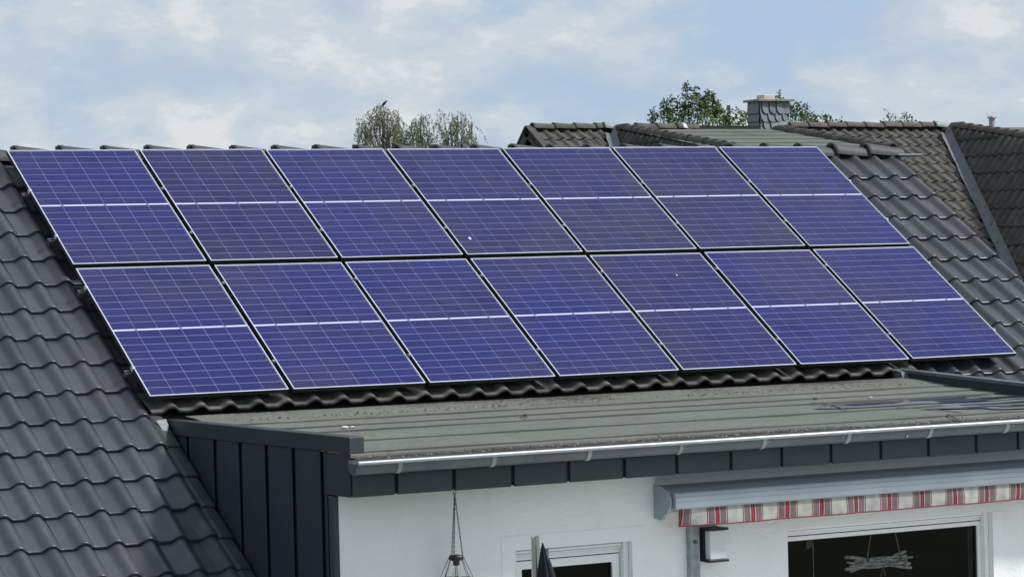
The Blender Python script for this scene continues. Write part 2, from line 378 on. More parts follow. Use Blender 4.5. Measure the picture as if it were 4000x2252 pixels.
# ------------------------------------------------------------------ ground
g = MB(); g.add([(-3000, -3000, 0), (3000, -3000, 0), (3000, 3000, 0), (-3000, 3000, 0)], [(0, 1, 2, 3)])
tag(link('ground', g.mesh('ground', M['ground'])), None, None, kind='structure')
g = MB(); g.box((.2, -13.5, .004), (11.0, -5.67, .05)); tag(link('terrace', g.mesh('terrace', M['paving'])), None, None, kind='structure')

# ------------------------------------------------------------------ main house
house = thing('house', 'low house with anthracite tiled roof, flat roofed white dormer and blue solar array', 'house', (4, -1, 0))
# tile: local x across (crest at 0), y up the slope, z normal
TW, TL = .2368, .3595
def tile_mesh(name, mats, w=TW, length=TL, lap=.075, h=.043, th=.022, kick=.024):
    us = [-.70, -.66, -.62, -.37, -.33, -.28, -.21, -.15, -.10, -.05, 0, .05, .10, .15, .20, .25, .30]
    hs = [.03, 0, 0, 0, .025, .14, .43, .71, .89, .98, 1.0, .97, .87, .67, .40, .15, .03]
    rows = [(length + lap, -kick * (length + lap) / length, 0), (.018, -kick * .018 / length, 0), (.0035, 0, 0), (0, -.005, 0), (.001, -th, 0)]
    vs = []
    for y, dz, _ in rows:
        for u, hh in zip(us, hs): vs.append((u * w, y, hh * h + dz))
    n = len(us); fs = []; b = MB()
    for r in range(4):
        for i in range(n - 1): fs.append((r * n + i, (r + 1) * n + i, (r + 1) * n + i + 1, r * n + i + 1))
    b.add(vs, fs, 0, True)
    # right hand edge lip that closes on to the neighbour
    e = [(us[-1] * w, length + lap, hs[-1] * h - kick), (us[-1] * w, 0, hs[-1] * h), (us[-1] * w, 0, hs[-1] * h - th), (us[-1] * w, length + lap, hs[-1] * h - kick - th)]
    b.add(e, [(0, 1, 2, 3)])
    # underside of the roll at the nose
    return b.mesh(name, mats)
tile_me = tile_mesh('tile', M['tile']); tile_old_shaded_me = tile_mesh('tile', M['tile_old_shaded']); tile_eave_me = tile_mesh('tile', M['tile_eave'])
roof = MB()
def slab(b, x0, x1, u0, u1, n0=-.30, n1=-.19):
    vs = [rw(x, u, n) for n in (n0, n1) for u in (u0, u1) for x in (x0, x1)]
    b.add(vs, [(0, 2, 3, 1), (4, 5, 7, 6), (0, 1, 5, 4), (2, 6, 7, 3), (0, 4, 6, 2), (1, 3, 7, 5)])
slab(roof, -3.0, 9.12, -3.62, .06); slab(roof, -3.0, .10, -6.3, -3.625); slab(roof, 6.97, 9.12, -6.3, -3.625)
roof_o = part('roof_slope', roof, M['felt'], house)
field = []; ntile = 0
def unit(u): return -3.955 + TL * u
for j in range(-6, 11):
    for k in range(-11, 40):
        xc = 9.18 - TW * (39 - k)
        if j <= 0 and .02 < xc < 6.98: continue
        loc = rw(xc + random.uniform(-.002, .002), unit(j) + random.uniform(-.003, .003), -.14 + random.uniform(-.0015, .0015))
        pitch = PIT + R(random.uniform(-.5, .5)); rz = R(random.uniform(-.4, .4)); ry = R(random.uniform(-.9, .9))
        me = tile_me
        if j == 1 and .05 < xc < 7.05:
            me = tile_eave_me; loc = rw(xc, unit(j) + .03, -.105); pitch = PIT - R(5.5)
        if -.1 < xc < 0 and j <= -3: me = tile_old_shaded_me  # darker colour carries both wear and painted shade of the cladding wall
        if -.33 < xc < -.25 and j <= -5: me = tile_old_shaded_me
        hidden = (j >= 3 and .5 < xc < 7.9) or (j == 2 and .5 < xc < 8.3)
        if hidden or xc < -2.0 or (xc < -1.0 and j > 3) or (xc < -.55 and j > 7) :
            field.append((loc, (pitch, ry, rz)))
        else:
            piece('tile', me, roof_o, loc, (pitch, ry, rz)); ntile += 1
b = MB()
tv = [v.co.copy() for v in tile_me.vertices]; tf = [tuple(p.vertices) for p in tile_me.polygons]
from mathutils import Euler
for loc, rot in field:
    T = Matrix.Translation(loc) @ Euler(rot).to_matrix().to_4x4()
    b.add([T @ v for v in tv], tf, 0, True)
o = part('tile_field', b, M['tile'], roof_o); o['kind'] = 'stuff'
print('tiles', ntile, len(field))
# weathered border pieces beside the dormer cladding
bo = MB(); w0 = .115
prof = [(0, .004), (.03, .016), (.075, .012), (w0, .002)]
for r_, (y, dz) in enumerate(((TL + .06, -.018), (.012, 0), (0, -.006), (.001, -.02))):
    bo.v += [(x, y, z + dz) for x, z in prof]
for r_ in range(3):
    for i in range(3): bo.f.append([r_ * 4 + i, (r_ + 1) * 4 + i, (r_ + 1) * 4 + i + 1, r_ * 4 + i + 1]); bo.mi.append(0); bo.sm.append(False)
bo.add([(w0, TL + .06, -.016), (w0, 0, .002), (w0, 0, -.06), (w0, TL + .06, -.07)], [(0, 1, 2, 3)])
border_me = bo.mesh('border_tile', M['tile_old_shaded'])
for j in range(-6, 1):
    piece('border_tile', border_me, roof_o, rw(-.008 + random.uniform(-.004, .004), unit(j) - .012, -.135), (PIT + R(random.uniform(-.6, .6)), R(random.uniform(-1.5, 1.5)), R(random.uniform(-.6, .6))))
# back slope, walls
b = MB(); b.add([(-3.0, .2, ZO - .12), (9.12, .2, ZO - .12), (9.12, 6.2, ZO - 4.1), (-3.0, 6.2, ZO - 4.1), (-3.0, .2, ZO - .3), (9.12, .2, ZO - .3), (9.12, 6.2, ZO - 4.28), (-3.0, 6.2, ZO - 4.28)],
                [(0, 1, 2, 3), (4, 7, 6, 5), (0, 4, 5, 1), (2, 6, 7, 3), (0, 3, 7, 4), (1, 5, 6, 2)])
part('rear_roof_slope', b, M['tile'], house)
b = MB()
for x in (-2.9, 8.95):
    prof = [(-5.0, 0), (5.8, 0), (5.8, ZO - 4.15), (.2, ZO - .42), (-5.0, ZO - 3.86)]
    b.prism(prof, x, x + .1, 0)
b.box((-2.8, -5.0, 0), (.02, -4.9, ZO - 3.8)); b.box((7.05, -5.0, 0), (8.95, -4.9, ZO - 3.8)); b.box((-2.8, 5.7, 0), (8.95, 5.8, ZO - 4.15))
part('outer_wall', b, M['plaster'], house)
# verge board of the right-hand gable
b = MB(); vs = [rw(x, u, n) for n in (-.30, -.15) for u in (-6.2, .0) for x in (9.235, 9.255)]
b.add(vs, [(0, 2, 3, 1), (4, 5, 7, 6), (0, 1, 5, 4), (2, 6, 7, 3), (0, 4, 6, 2), (1, 3, 7, 5)]); part('verge_board', b, M['slate_sheet'], house)
b = MB(); b.box((9.19, .02, ZO - .085), (9.475, .2, ZO - .072)); b.prism([(9.22, ZO - .088), (9.47, ZO - .088), (9.36, ZO - .125), (9.22, ZO - .13)], .03, .19, 1, 1)
part('verge_flashing', b, [M['zinc_bright'], M['zinc']], house)
# ridge
b = MB(); b.box((-3, .16, ZO - .2), (9.1, .22, ZO - .08)); ridge = part('ridge', b, M['felt'], house)
def ridge_mesh(name, mats, length=.398, r0=.108, r1=.090, drop=.026, clip=True, n=12, th=.014):
    """half-round ridge tile along +x, large end at x=0 lapping over the previous one"""
    b = MB(); rows = [(-.032, r0 - .001, .004), (-.029, r0 + .003, .004), (.005, r0 + .002, .003), (.03, r0 + .001, .001), (length + .01, r1, -drop)]
    vs = []
    for x, r, dz in rows:
        for k in range(n + 1):
            t = math.pi * (k / n); vs.append((x, -r * math.cos(t) * 1.03, r * math.sin(t) + dz))
    fs = [(i * (n + 1) + k, i * (n + 1) + k + 1, (i + 1) * (n + 1) + k + 1, (i + 1) * (n + 1) + k) for i in range(len(rows) - 1) for k in range(n)]
    b.add(vs, fs, 0, True)
    x, r, dz = rows[0]; vi = [(x, -rr * math.cos(math.pi * k / n) * 1.03, rr * math.sin(math.pi * k / n) + dz) for rr in (r, r - th - .01) for k in range(n + 1)]
    b.add(vi, [(k, n + 1 + k, n + 2 + k, k + 1) for k in range(n)], 0)
    if clip:
        b.box((-.040, -.010, r0 + .0045), (.010, .010, r0 + .008), 1)
        b.box((-.046, -.035, r0 - .026), (-.0325, .035, r0 - .001), 2)
    return b.mesh(name, mats)
rm = [M['tile_ridge'], M['alu_dark'], M['black']]
ridge_me = ridge_mesh('ridge_tile', rm)
for k in range(-8, 22):
    x = .526 + .3982 * k
    if x > 8.9: break
    piece('ridge_tile', ridge_me, ridge, (x + .03, .19, ZO - .070 + random.uniform(-.003, .003)), (0, R(random.uniform(-.2, .2)), R(random.uniform(-.4, .4))))
b = MB(); n = 12; vs = [(9.10, .19, ZO - .055)] + [(9.10 - (.0), .19 - .094 * math.cos(math.pi * k / n), ZO - .08 + .094 * math.sin(math.pi * k / n)) for k in range(n + 1)]
b.add(vs, [(0, k + 1, k + 2) for k in range(n)]); part('ridge_end_cap', b, M['tile_ridge'], ridge)

# ------------------------------------------------------------------ dormer: flat roof
def fz(y): return ZO - 2.145 + .047 * (y + 3.0)          # felt surface
dr = MB(); dr.box((.16, -5.93, ZO - 2.50), (6.92, -3.0, ZO - 2.335)); dormer_roof = part('dormer_roof', dr, M['felt'], house)
def sheet(x0, x1, y0, y1, z_add, mt, curl=False, back=False, nx=60):
    b = MB(); ys = [y0, y0 + .01, (y0 + y1) / 2, y1]
    prof = [(y0, fz(y0) + z_add - .012), (y0 + .002, fz(y0) + z_add), (y0 + (y1 - y0) * .5, fz((y0 + y1) / 2) + z_add * .8), (y1, fz(y1) + z_add - .006)]
    if curl: prof = [(y0 - .05, fz(y0) - .085), (y0 - .045, fz(y0) - .05), (y0 - .025, fz(y0) - .018), (y0 + .03, fz(y0) + z_add - .002)] + prof[2:]
    if back: prof = [(y0, fz(y0) + z_add - .012), (y0 + .002, fz(y0) + z_add), (y0 + .08, fz(y0) + z_add + .004), (y0 + .22, fz(y0) + .045), (y0 + .36, fz(y0) + .062), (y1, fz(y0) + .075)]
    m_ = len(prof); vs = []
    for i in range(nx + 1):
        x = x0 + (x1 - x0) * i / nx
        wv = .0012 * math.sin(x * 3.1 + y0 * 5) + .0007 * math.sin(x * 9.7 + y0)
        wy = .004 * math.sin(x * 1.3 + y0 * 7) + .0015 * math.sin(x * 7.1)
        for q, (y, z) in enumerate(prof): vs.append((x, y + wy * (q < 2 or curl * (q < 4)), z + (wv if q > 1 else wv)))
    b.add(vs, [(i * m_ + q, (i + 1) * m_ + q, (i + 1) * m_ + q + 1, i * m_ + q + 1) for i in range(nx) for q in range(m_ - 1)], 0, True)
    if not curl:      # bitumen squeezed out along the lap
        for i in range(0, nx):
            p, q = Vector(vs[i * m_]), Vector(vs[(i + 1) * m_]); wd = .012 + .004 * math.sin(i * 1.7) * math.sin(i * .6)
            b.add([p + Vector((0, -wd, -.001)), q + Vector((0, -wd, -.001)), q + Vector((0, .0, .0105)), p + Vector((0, .0, .0105))], [(0, 1, 2, 3)], 1)
    return part('roofing_sheet', b, [mt, M['bead']], dormer_roof)
XL, XR = .235, 6.915
sheet(XL, XR, -5.99, -5.45, 0, M['felt_front'], curl=True)
sheet(XL, XR, -5.47, -4.83, .006, M['felt_roof'])
sheet(XL, XR, -4.85, -4.24, .012, M['felt_roof'])
sheet(XL, XR, -4.265, -3.94, .018, M['felt_roof'])
sheet(XL, XR, -3.96, -3.55, .024, M['felt_roof'])
sheet(XL, XR, -3.60, -3.02, .030, M['felt_back'], back=True)
b = MB()
def seam(b, pts, w=.016, lift=.03):
    pts = [Vector((x, y, fz(y) + lift)) for x, y in pts]
    for p, q in zip(pts, pts[1:]):
        d = (q - p).normalized(); s_ = Vector((-d.y, d.x, 0)) * w / 2
        b.add([p - s_, q - s_, q + s_ + Vector((0, 0, .004)), p + s_ + Vector((0, 0, .004))], [(0, 1, 2, 3)])
seam(b, [(2.62, -3.95), (2.50, -4.08), (2.44, -4.27)]); seam(b, [(5.02, -4.27), (5.02, -4.5), (4.92, -4.86)], lift=.02); seam(b, [(5.40, -4.86), (5.55, -5.15), (5.55, -5.47)], lift=.014)
seam(b, [(5.42, -5.47), (5.33, -5.6), (5.20, -5.85), (5.14, -5.96), (5.12, -6.02)], w=.02, lift=.012)
part('lap_seam', b, M['bead'], dormer_roof)
# verge trims
b = MB(); b.bbox((.125, -5.955, ZO - 2.232), (.235, -2.85, ZO - 2.122), .004); part('verge_trim', b, M['slate_sheet'], house)
b = MB(); b.bbox((.127, -5.963, ZO - 2.229), (.233, -5.957, ZO - 2.126), .002); part('verge_end_cap', b, M['fascia_sheet'], house)
b = MB(); vs = []; vt = []
for y, z in ((-6.05, fz(-6.05)), (-2.9, fz(-2.9))):
    vs += [(6.925, y, z - .06), (7.03, y, z - .06), (7.03, y, z + .085), (6.925, y, z + .085)]; vt += [(6.915, y, z + .0852), (7.04, y, z + .0852), (7.04, y, z + .108), (6.915, y, z + .112)]
FB = [(0, 1, 5, 4), (1, 2, 6, 5), (2, 3, 7, 6), (3, 0, 4, 7), (0, 3, 2, 1), (4, 5, 6, 7)]
b.add(vs, FB); vo = part('verge_trim', b, M['slate_sheet'], house); b = MB(); b.add(vt, FB); part('cap_strip', b, M['zinc'], vo)
b = MB(); b.prism([(-3.0, -2.05), (-2.86, -2.02), (-2.9, -2.16), (-3.05, -2.15)], 6.86, 7.0, 0); b.v = [(v[0], v[1], v[2] + ZO) for v in b.v]; part('corner_flashing', b, M['valley_lead'], house)
b = MB(); q = [rw(.02, -3.66, -.115), rw(.10, -3.65, -.11), rw(.10, -3.72, -.125), rw(.05, -3.83, -.135)]
b.add(q + [v + Vector((0, .01, -.02)) for v in q], [(0, 1, 2, 3), (0, 3, 7, 4), (2, 6, 7, 3)]); part('lead_apron', b, M['lead_pale'], house)
# cladding of the left cheek
b = MB(); b.box((.157, -5.66, .0), (.172, -2.9, ZO - 2.24)); clad = part('cladding', b, M['joint'], house)
sy = [-2.95, -3.28, -3.768, -4.207, -4.643, -5.077, -5.518, -5.612]
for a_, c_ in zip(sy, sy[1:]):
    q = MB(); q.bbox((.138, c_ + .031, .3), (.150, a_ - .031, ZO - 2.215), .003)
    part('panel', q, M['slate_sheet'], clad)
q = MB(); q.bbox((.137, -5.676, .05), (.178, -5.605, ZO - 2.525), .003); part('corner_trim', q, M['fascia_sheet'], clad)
# fascia box
b = MB(); b.box((.165, -5.925, ZO - 2.505), (6.92, -5.675, ZO - 2.34)); fas = part('fascia', b, M['joint'], house)
sx = [.15, .469, .9, 1.351, 1.786, 2.232, 2.661, 3.113, 3.547, 3.977, 4.419, 4.852, 5.294, 5.689, 6.13, 6.57, 6.93]
for a_, c_ in zip(sx, sx[1:]):
    q = MB(); q.bbox((a_ + (.013 if a_ > .2 else 0), -5.95, ZO - 2.517 + random.uniform(-.002, .002)), (c_ - .013, -5.932, ZO - 2.30), .003)
    part('panel', q, M['fascia_sheet'], fas)
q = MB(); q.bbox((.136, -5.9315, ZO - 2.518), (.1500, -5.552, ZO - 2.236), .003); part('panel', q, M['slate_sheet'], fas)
q = MB(); q.box((.15, -5.932, ZO - 2.512), (6.93, -5.68, ZO - 2.506)); part('soffit', q, M['fascia_sheet'], fas)
# gutter
gy, gz, gr = -6.025, ZO - 2.292, .068
b = MB(); n = 14; prof = []
for k in range(n + 1):
    t = math.pi * k / n; prof.append((gy - gr * math.cos(t), gz - gr * math.sin(t) * 1.12))
inner = [(gy - (gr - .003) * math.cos(math.pi * k / n), gz - (gr - .003) * math.sin(math.pi * k / n) * 1.12) for k in range(n, -1, -1)]
b.prism(prof, .12, 7.0, 0, 0, True, closed=False); b.prism(inner, .12, 7.0, 0, 0, True, closed=False)
b.prism([(prof[-1][0], prof[-1][1]), (prof[-1][0], prof[-1][1] + .02)], .12, 7.0, 0, 0, False, closed=False)
gut = part('gutter', b, M['zinc'], house)
b = MB(); b.tube([(.12, gy - gr - .002, gz + .006), (7.0, gy - gr - .002, gz + .006)], .0135, 10); part('bead', b, M['zinc_bright'], gut)
b = MB(); b.prism([(p[0], p[1]) for p in prof], .114, .121, 0); part('end_cap', b, M['zinc'], gut)
for x in (.428, 1.133, 1.875, 2.612, 3.31, 4.039, 4.773, 5.48, 6.2, 6.85):
    q = MB(); pr = [(gy - (gr + .004) * math.cos(math.pi * k / n), gz - (gr + .004) * math.sin(math.pi * k / n) * 1.12) for k in range(n + 1)]
    q.prism(pr, x - .016, x + .016, 0, 0, True, closed=False)
    q.prism([(gy - (gr + .0005) * math.cos(math.pi * k / n), gz - (gr + .0005) * math.sin(math.pi * k / n) * 1.12) for k in range(n, -1, -1)], x - .016, x + .016, 0, 0, True, closed=False)
    for xx in (x - .016, x + .016):
        for k in range(n):
            t0, t1 = math.pi * k / n, math.pi * (k + 1) / n
            q.add([(xx, gy - r_ * math.cos(t), gz - r_ * math.sin(t) * 1.12) for t in (t0, t1) for r_ in (gr + .0005, gr + .004)], [(0, 1, 3, 2)])
    part('bracket', q, M['galv'], gut)
for x in (1.45, 4.55):
    q = MB(); q.prism([(gy - (gr + .0025) * math.cos(math.pi * k / n), gz - (gr + .0025) * math.sin(math.pi * k / n) * 1.12) for k in range(n + 1)], x, x + .022, 0, 0, True, closed=False)
    part('solder_joint', q, M['zinc'], gut)
q = MB()
for x, t, r_ in ((4.56, 42, .011), (4.05 - .71, 18, .006), (5.53, 16, .007), (2.64, 12, .006), (3.98, 20, .006)):
    t = R(t); q.lathe([(.001, -r_), (r_ * .8, -r_ * .5), (r_, 0), (r_ * .7, r_ * .7), (.001, r_)], (x, gy - (gr + .002) * math.cos(t), gz - (gr + .002) * math.sin(t) * 1.12), 8)
part('solder_drop', q, M['zinc_bright'], gut)

# ------------------------------------------------------------------ dormer wall and windows
YW = -5.67
wt = ZO - 2.51
W1 = (1.505, 2.452, .35, ZO - 2.983); W2 = (3.768, 5.655, 1.0, ZO - 2.987)
b = MB(); Y1 = -5.37
b.box((.173, YW, 0), (W1[0], Y1, wt)); b.box((W1[1], YW, 0), (W2[0], Y1, wt)); b.box((W2[1], YW, 0), (6.92, Y1, wt))
for w in (W1, W2): b.box((w[0], YW, w[3]), (w[1], Y1, wt)); b.box((w[0], YW, 0), (w[1], Y1, w[2]))
part('dormer_wall', b, M['plaster'], house)
b = MB()
for x0, x1, y0, y1, z0, z1 in ((.3, 6.9, -1.6, -1.5, 0, ZO - 2.55), (.25, .3, -5.37, -1.5, 0, ZO - 2.55), (6.87, 6.92, -5.37, -1.5, 0, ZO - 2.55), (.3, 6.9, -5.37, -1.5, .1, .15), (.3, 6.9, -5.37, -1.5, ZO - 2.6, ZO - 2.55)): b.box((x0, y0, z0), (x1, y1, z1))
part('room_shell', b, M['room'], house)
e = .10; y = YW - .003       # smooth plaster band round the openings
b = MB(); x0, x1, z1 = W1[0], W1[1], W1[3]
b.prism([(x0 - e, .1), (x0, .1), (x0, z1), (x1, z1), (x1, .1), (x1 + e, .1), (x1 + e, z1 + e), (x0 - e, z1 + e)], y, YW, 1); part('smooth_band', b, M['plaster_smooth'], house)
b = MB(); b.box((W2[1], y, .1), (W2[1] + e, YW, W2[3])); part('smooth_band', b, M['plaster_smooth'], house)
def window(w, frame_w, sash_w, head, mull=None):
    x0, x1, z0, z1 = w; yf = YW + .095
    b = MB()
    def ring(b, x0, x1, z0, z1, wd, y0, y1, wt_=None, mi=0):
        wt_ = wt_ or wd
        b.box((x0, y0, z0), (x0 + wd, y1, z1), mi); b.box((x1 - wd, y0, z0), (x1, y1, z1), mi)
        b.box((x0 + wd, y0, z1 - wt_), (x1 - wd, y1, z1), mi); b.box((x0 + wd, y0, z0), (x1 - wd, y1, z0 + wd), mi)
    ring(b, x0 + .001, x1 - .001, z0, z1 - head, frame_w, yf, yf + .07, frame_w * .7)
    wo = part('window', b, M['upvc'], house)
    ix0, ix1, iz0, iz1 = x0 + frame_w, x1 - frame_w, z0 + frame_w, z1 - head - frame_w * .7
    b = MB(); ring(b, ix0, ix1, iz0, iz1, .007, yf + .006, yf + .03); part('gasket', b, M['gasket'], wo)
    b = MB(); ring(b, ix0 + .007, ix1 - .007, iz0 + .007, iz1 - .007, sash_w, yf - .004, yf + .062); part('sash', b, M['upvc'], wo)
    b = MB(); ring(b, ix0 + .007 + sash_w, ix1 - .007 - sash_w, iz0 + .007 + sash_w, iz1 - .007 - sash_w, .006, yf + .012, yf + .05); part('glazing_bead', b, M['gasket'], wo)
    b = MB(); s_ = sash_w + .013; b.add([(ix0 + s_, yf + .03, iz0 + s_), (ix1 - s_, yf + .03, iz0 + s_), (ix1 - s_, yf + .03, iz1 - s_), (ix0 + s_, yf + .03, iz1 - s_)], [(0, 1, 2, 3)]); part('pane', b, M['pane'], wo)
    # roller shutter: end bar and guide rails
    b = MB(); b.bbox((x0 + .045, yf - .035, z1 - head + .004), (x1 - .045, yf - .012, z1 - head + .036), .004); b.box((x0 + .047, yf - .026, z1 - head + .036), (x1 - .047, yf - .018, z1 - .002), 1)
    b.box((x0 + .047, yf - .031, z1 - head + .0145), (x1 - .047, yf - .0365, z1 - head + .0165), 2)
    part('shutter_bar', b, [M['upvc'], M['upvc_grey'], M['gasket']], wo)
    for a_, c_ in ((x0 + .002, x0 + .042), (x1 - .042, x1 - .002)):
        b = MB(); b.bbox((a_, yf - .05, z0), (c_, yf - .002, z1 - .003), .004); part('guide_rail', b, M['upvc'], wo)
    b = MB(); b.bbox((x0 - .03, YW - .06, z0 - .03), (x1 + .03, yf, z0 - .001), .004); part('sill', b, M['fascia_sheet'], wo)
    return wo
window(W1, .045, .055, .05); window(W2, .035, .03, .042)

# ------------------------------------------------------------------ solar array
PW, PH, GX, GY = 1.134, 1.722, .0415, .0632
def panel_parts():
    fr = MB(); l = .0085; d = -.035
    for a_, c_ in (((0, 0, -.003), (PW, l, 0)), ((0, PH - l, -.003), (PW, PH, 0)), ((0, l, -.003), (l, PH - l, 0)), ((PW - l, l, -.003), (PW, PH - l, 0))): fr.bbox(a_, c_, .001)
    for a_, c_ in (((.0005, .0005, d), (PW - .0005, l, -.0031)), ((.0005, PH - l, d), (PW - .0005, PH - .0005, -.0031)), ((.0005, l, d), (l, PH - l, -.0031)), ((PW - l, l, d), (PW - .0005, PH - l, -.0031))): fr.box(a_, c_, 1)
    bs = MB(); bs.box((l, l, -.012), (PW - l, PH - l, -.004))
    return fr.mesh('frame', [M['alu'], M['frame_side']]), bs.mesh('laminate', M['backsheet'])
frame_me, lam_me = panel_parts()
mx_, my_, bar = .0125, .0145, .0205
cwid = (PW - 2 * mx_) / 6; chei = (PH - 2 * my_ - bar) / 18
gx_, gy_ = .0043, .0058
cb = MB(); ch = .004
x, y = (cwid - gx_) / 2, (chei - gy_) / 2
cb.add([(-x, -y, 0), (x, -y, 0), (x, y, 0), (-x, y, 0), (-x, -y, -.0015), (x, -y, -.0015), (x, y, -.0015), (-x, y, -.0015)],
       [(0, 1, 2, 3), (0, 4, 5, 1), (1, 5, 6, 2), (2, 6, 7, 3), (3, 7, 4, 0)])
cell_me = cb.mesh('cell', M['cell'])
bb = MB(); bb.box((mx_ - .003, PH / 2 - bar / 2 + .003, -.0038), (PW - mx_ + .003, PH / 2 + bar / 2 - .003, -.0028)); bar_me = bb.mesh('cross_bar', M['bar'])
jb = MB(); jb.box((-.010, -bar / 2 + .003, 0), (.010, bar / 2 - .003, .0008)); j_me = jb.mesh('ribbon_joint', M['alu_dark'])
ordn = ['leftmost', 'second from the left', 'third from the left', 'middle', 'third from the right', 'second from the right', 'rightmost']
tint = {(1, 0): (1.12, 1.02, .72), (3, 0): (1.12, 1.06, .86), (4, 0): (1.10, 1.06, .84), (5, 0): (1.12, 1.05, .82), (4, 1): (1.08, .98, .84), (3, 1): (.92, .95, 1.02), (0, 1): (.96, .98, .98), (2, 1): (.94, .98, .99)}
for r_ in range(2):
    for i in range(7):
        p = thing('solar_panel', 'solar panel with blue cells and silver frame, %s in the %s row' % (ordn[i], ('upper', 'lower')[r_]), 'solar panel',
                  rw(i * (PW + GX) + random.uniform(-.003, .003), -(r_ * (PH + GY) + PH) + random.uniform(-.003, .003), 0), (PIT + R(random.uniform(-.12, .12)), R(random.uniform(-.15, .15)), 0), 'solar panels of the roof array')
        link('frame', frame_me, p); link('laminate', lam_me, p); link('cross_bar', bar_me, p)
        for c in (1, 3, 5): link('ribbon_joint', j_me, p, (mx_ + c * cwid, PH / 2, -.0026))
        for pi, pr_, sx_, sy_, sc in ((3, 0, .143, .25, .013), (4, 1, .708, 1.387, .008)):
            if (pi, pr_) == (i, r_):
                q = MB(); n = 12; rg = random.Random(pi); q.add([(sx_, sy_, -.0018)] + [(sx_ + sc * rg.uniform(.5, 1.2) * math.cos(6.283 * k / n), sy_ + 1.8 * sc * rg.uniform(.4, 1.2) * math.sin(6.283 * k / n), -.002) for k in range(n)], [(0, 1 + k, 1 + (k + 1) % n) for k in range(n)])
                link('bird_dropping', q.mesh('bird_dropping', M['opal']), p)
        tb = tint.get((i, r_), (1, 1, 1))
        for c in range(6):
            for q in range(18):
                yy = my_ + (q + .5) * chei + (bar if q > 8 else 0)
                o = link('cell', cell_me, p, (mx_ + (c + .5) * cwid, yy, -.0024))
                f_ = 1 + random.uniform(-.05, .05); o.color = (tb[0] * f_, tb[1] * f_, tb[2] * f_, 1)
AX = 7 * PW + 6 * GX
for nm, u in (('topmost', -.63), ('second from the top', -1.31), ('second from the bottom', -2.05), ('lowest', -3.14)):
    t = thing('mounting_rail', 'aluminium mounting rail under the solar panels, %s of four' % nm, 'mounting rail', rw(-.06, u, -.075), (PIT, 0, 0), 'rails under the solar panels')
    b = MB(); L_ = AX + .10
    pr = [(-.02, 0), (.02, 0), (.02, .036), (.008, .036), (.008, .030), (.014, .030), (.014, .006), (-.014, .006), (-.014, .030), (-.008, .030), (-.008, .036), (-.02, .036)]
    b.prism(pr, 0, L_, 0); link('rail', b.mesh('rail', M['alu_dark']), t)
    em = MB(); em.bbox((-.012, -.018, .045), (0, .018, .078), .002); em.bbox((0, -.02, .0755), (.012, .02, .0795), .001); em.tube([(-.006, 0, .07), (-.006, 0, .088)], .007, 8, 1)
    me = em.mesh('end_clamp', [M['alu'], M['steel']])
    link('end_clamp', me, t, (.06, 0, 0)); link('end_clamp', me, t, (.06 + AX, 0, 0), (0, 0, math.pi))
    mm = MB(); mm.bbox((-.019, -.018, .0748), (.019, .018, .0775), .001); mm.bbox((-.008, -.018, .036), (.008, .018, .0748), .001); mm.tube([(0, 0, .0775), (0, 0, .086)], .009, 8, 1)
    me = mm.mesh('mid_clamp', [M['black'], M['steel']])
    for i in range(1, 7): link('mid_clamp', me, t, (.06 + i * (PW + GX) - GX / 2, 0, 0))
    hk = MB(); hk.box((-.015, -.03, -.06), (.015, -.022, .01)); hk.box((-.015, -.03, -.066), (.015, .2, -.06)); me = hk.mesh('roof_hook', M['alu_dark'])
    for i in range(9): link('roof_hook', me, t, (.12 + i * 1.0, 0, 0))

# ------------------------------------------------------------------ things on and before the dormer wall
# awning with closed cassette
aw = thing('awning', 'grey cassette awning with red, mauve and cream striped valance above the window', 'awning', (2.66, -5.67, ZO - 2.8))
def az(p): return [(y, z + ZO) for y, z in p]
cap_prof = az([(-5.672, -2.600), (-5.74, -2.603), (-5.80, -2.615), (-5.85, -2.640), (-5.876, -2.675), (-5.883, -2.715), (-5.872, -2.755), (-5.84, -2.79), (-5.80, -2.812), (-5.785, -2.838), (-5.755, -2.845), (-5.672, -2.838)])
for x0, x1 in ((2.640, 2.658), (6.90, 6.918)):
    b = MB(); b.prism(cap_prof, x0, x1, 0); part('end_cap', b, M['awning_alu'], aw)
b = MB(); b.prism(az([(-5.672, -2.607), (-5.74, -2.610), (-5.80, -2.622), (-5.845, -2.645), (-5.86, -2.66), (-5.86, -2.76), (-5.80, -2.79), (-5.672, -2.80)]), 2.6585, 6.8995, 0)
part('cassette', b, M['awning_alu'], aw)
pr = az([(-5.862, -2.640), (-5.905, -2.650), (-5.912, -2.662), (-5.912, -2.676), (-5.909, -2.678), (-5.9125, -2.680), (-5.914, -2.712), (-5.911, -2.714), (-5.9145, -2.716), (-5.914, -2.752), (-5.905, -2.764), (-5.862, -2.764)])
b = MB(); b.prism(pr, 2.668, 6.89, 0); part('front_bar', b, M['awning_alu'], aw)
b = MB(); nx, nz = 240, 6; vs = []
for i in range(nx + 1):
    x = 2.70 + 4.18 * i / nx
    for k in range(nz + 1):
        f_ = k / nz; lean = .022 * (1 - i / nx * 14) * f_ if i < nx / 14 else 0
        y = -5.892 - .006 * f_ * math.sin(x * 6.3) - .004 * f_ * math.sin(x * 17 + 1) - (.02 * f_ * (1 - f_)) + (.03 * f_ * max(0, 1 - i / 9))
        vs.append((x + lean, y, ZO - 2.762 - .125 * f_ + .0015 * f_ * math.sin(x * 9.1)))
fs = [(i * (nz + 1) + k, i * (nz + 1) + k + 1, (i + 1) * (nz + 1) + k + 1, (i + 1) * (nz + 1) + k) for i in range(nx) for k in range(nz)]
b.add(vs, fs, 0, True); b.add([(v[0], v[1] + .0015, v[2]) for v in vs], fs, 0, True); val = part('valance', b, M['stripe'], aw)
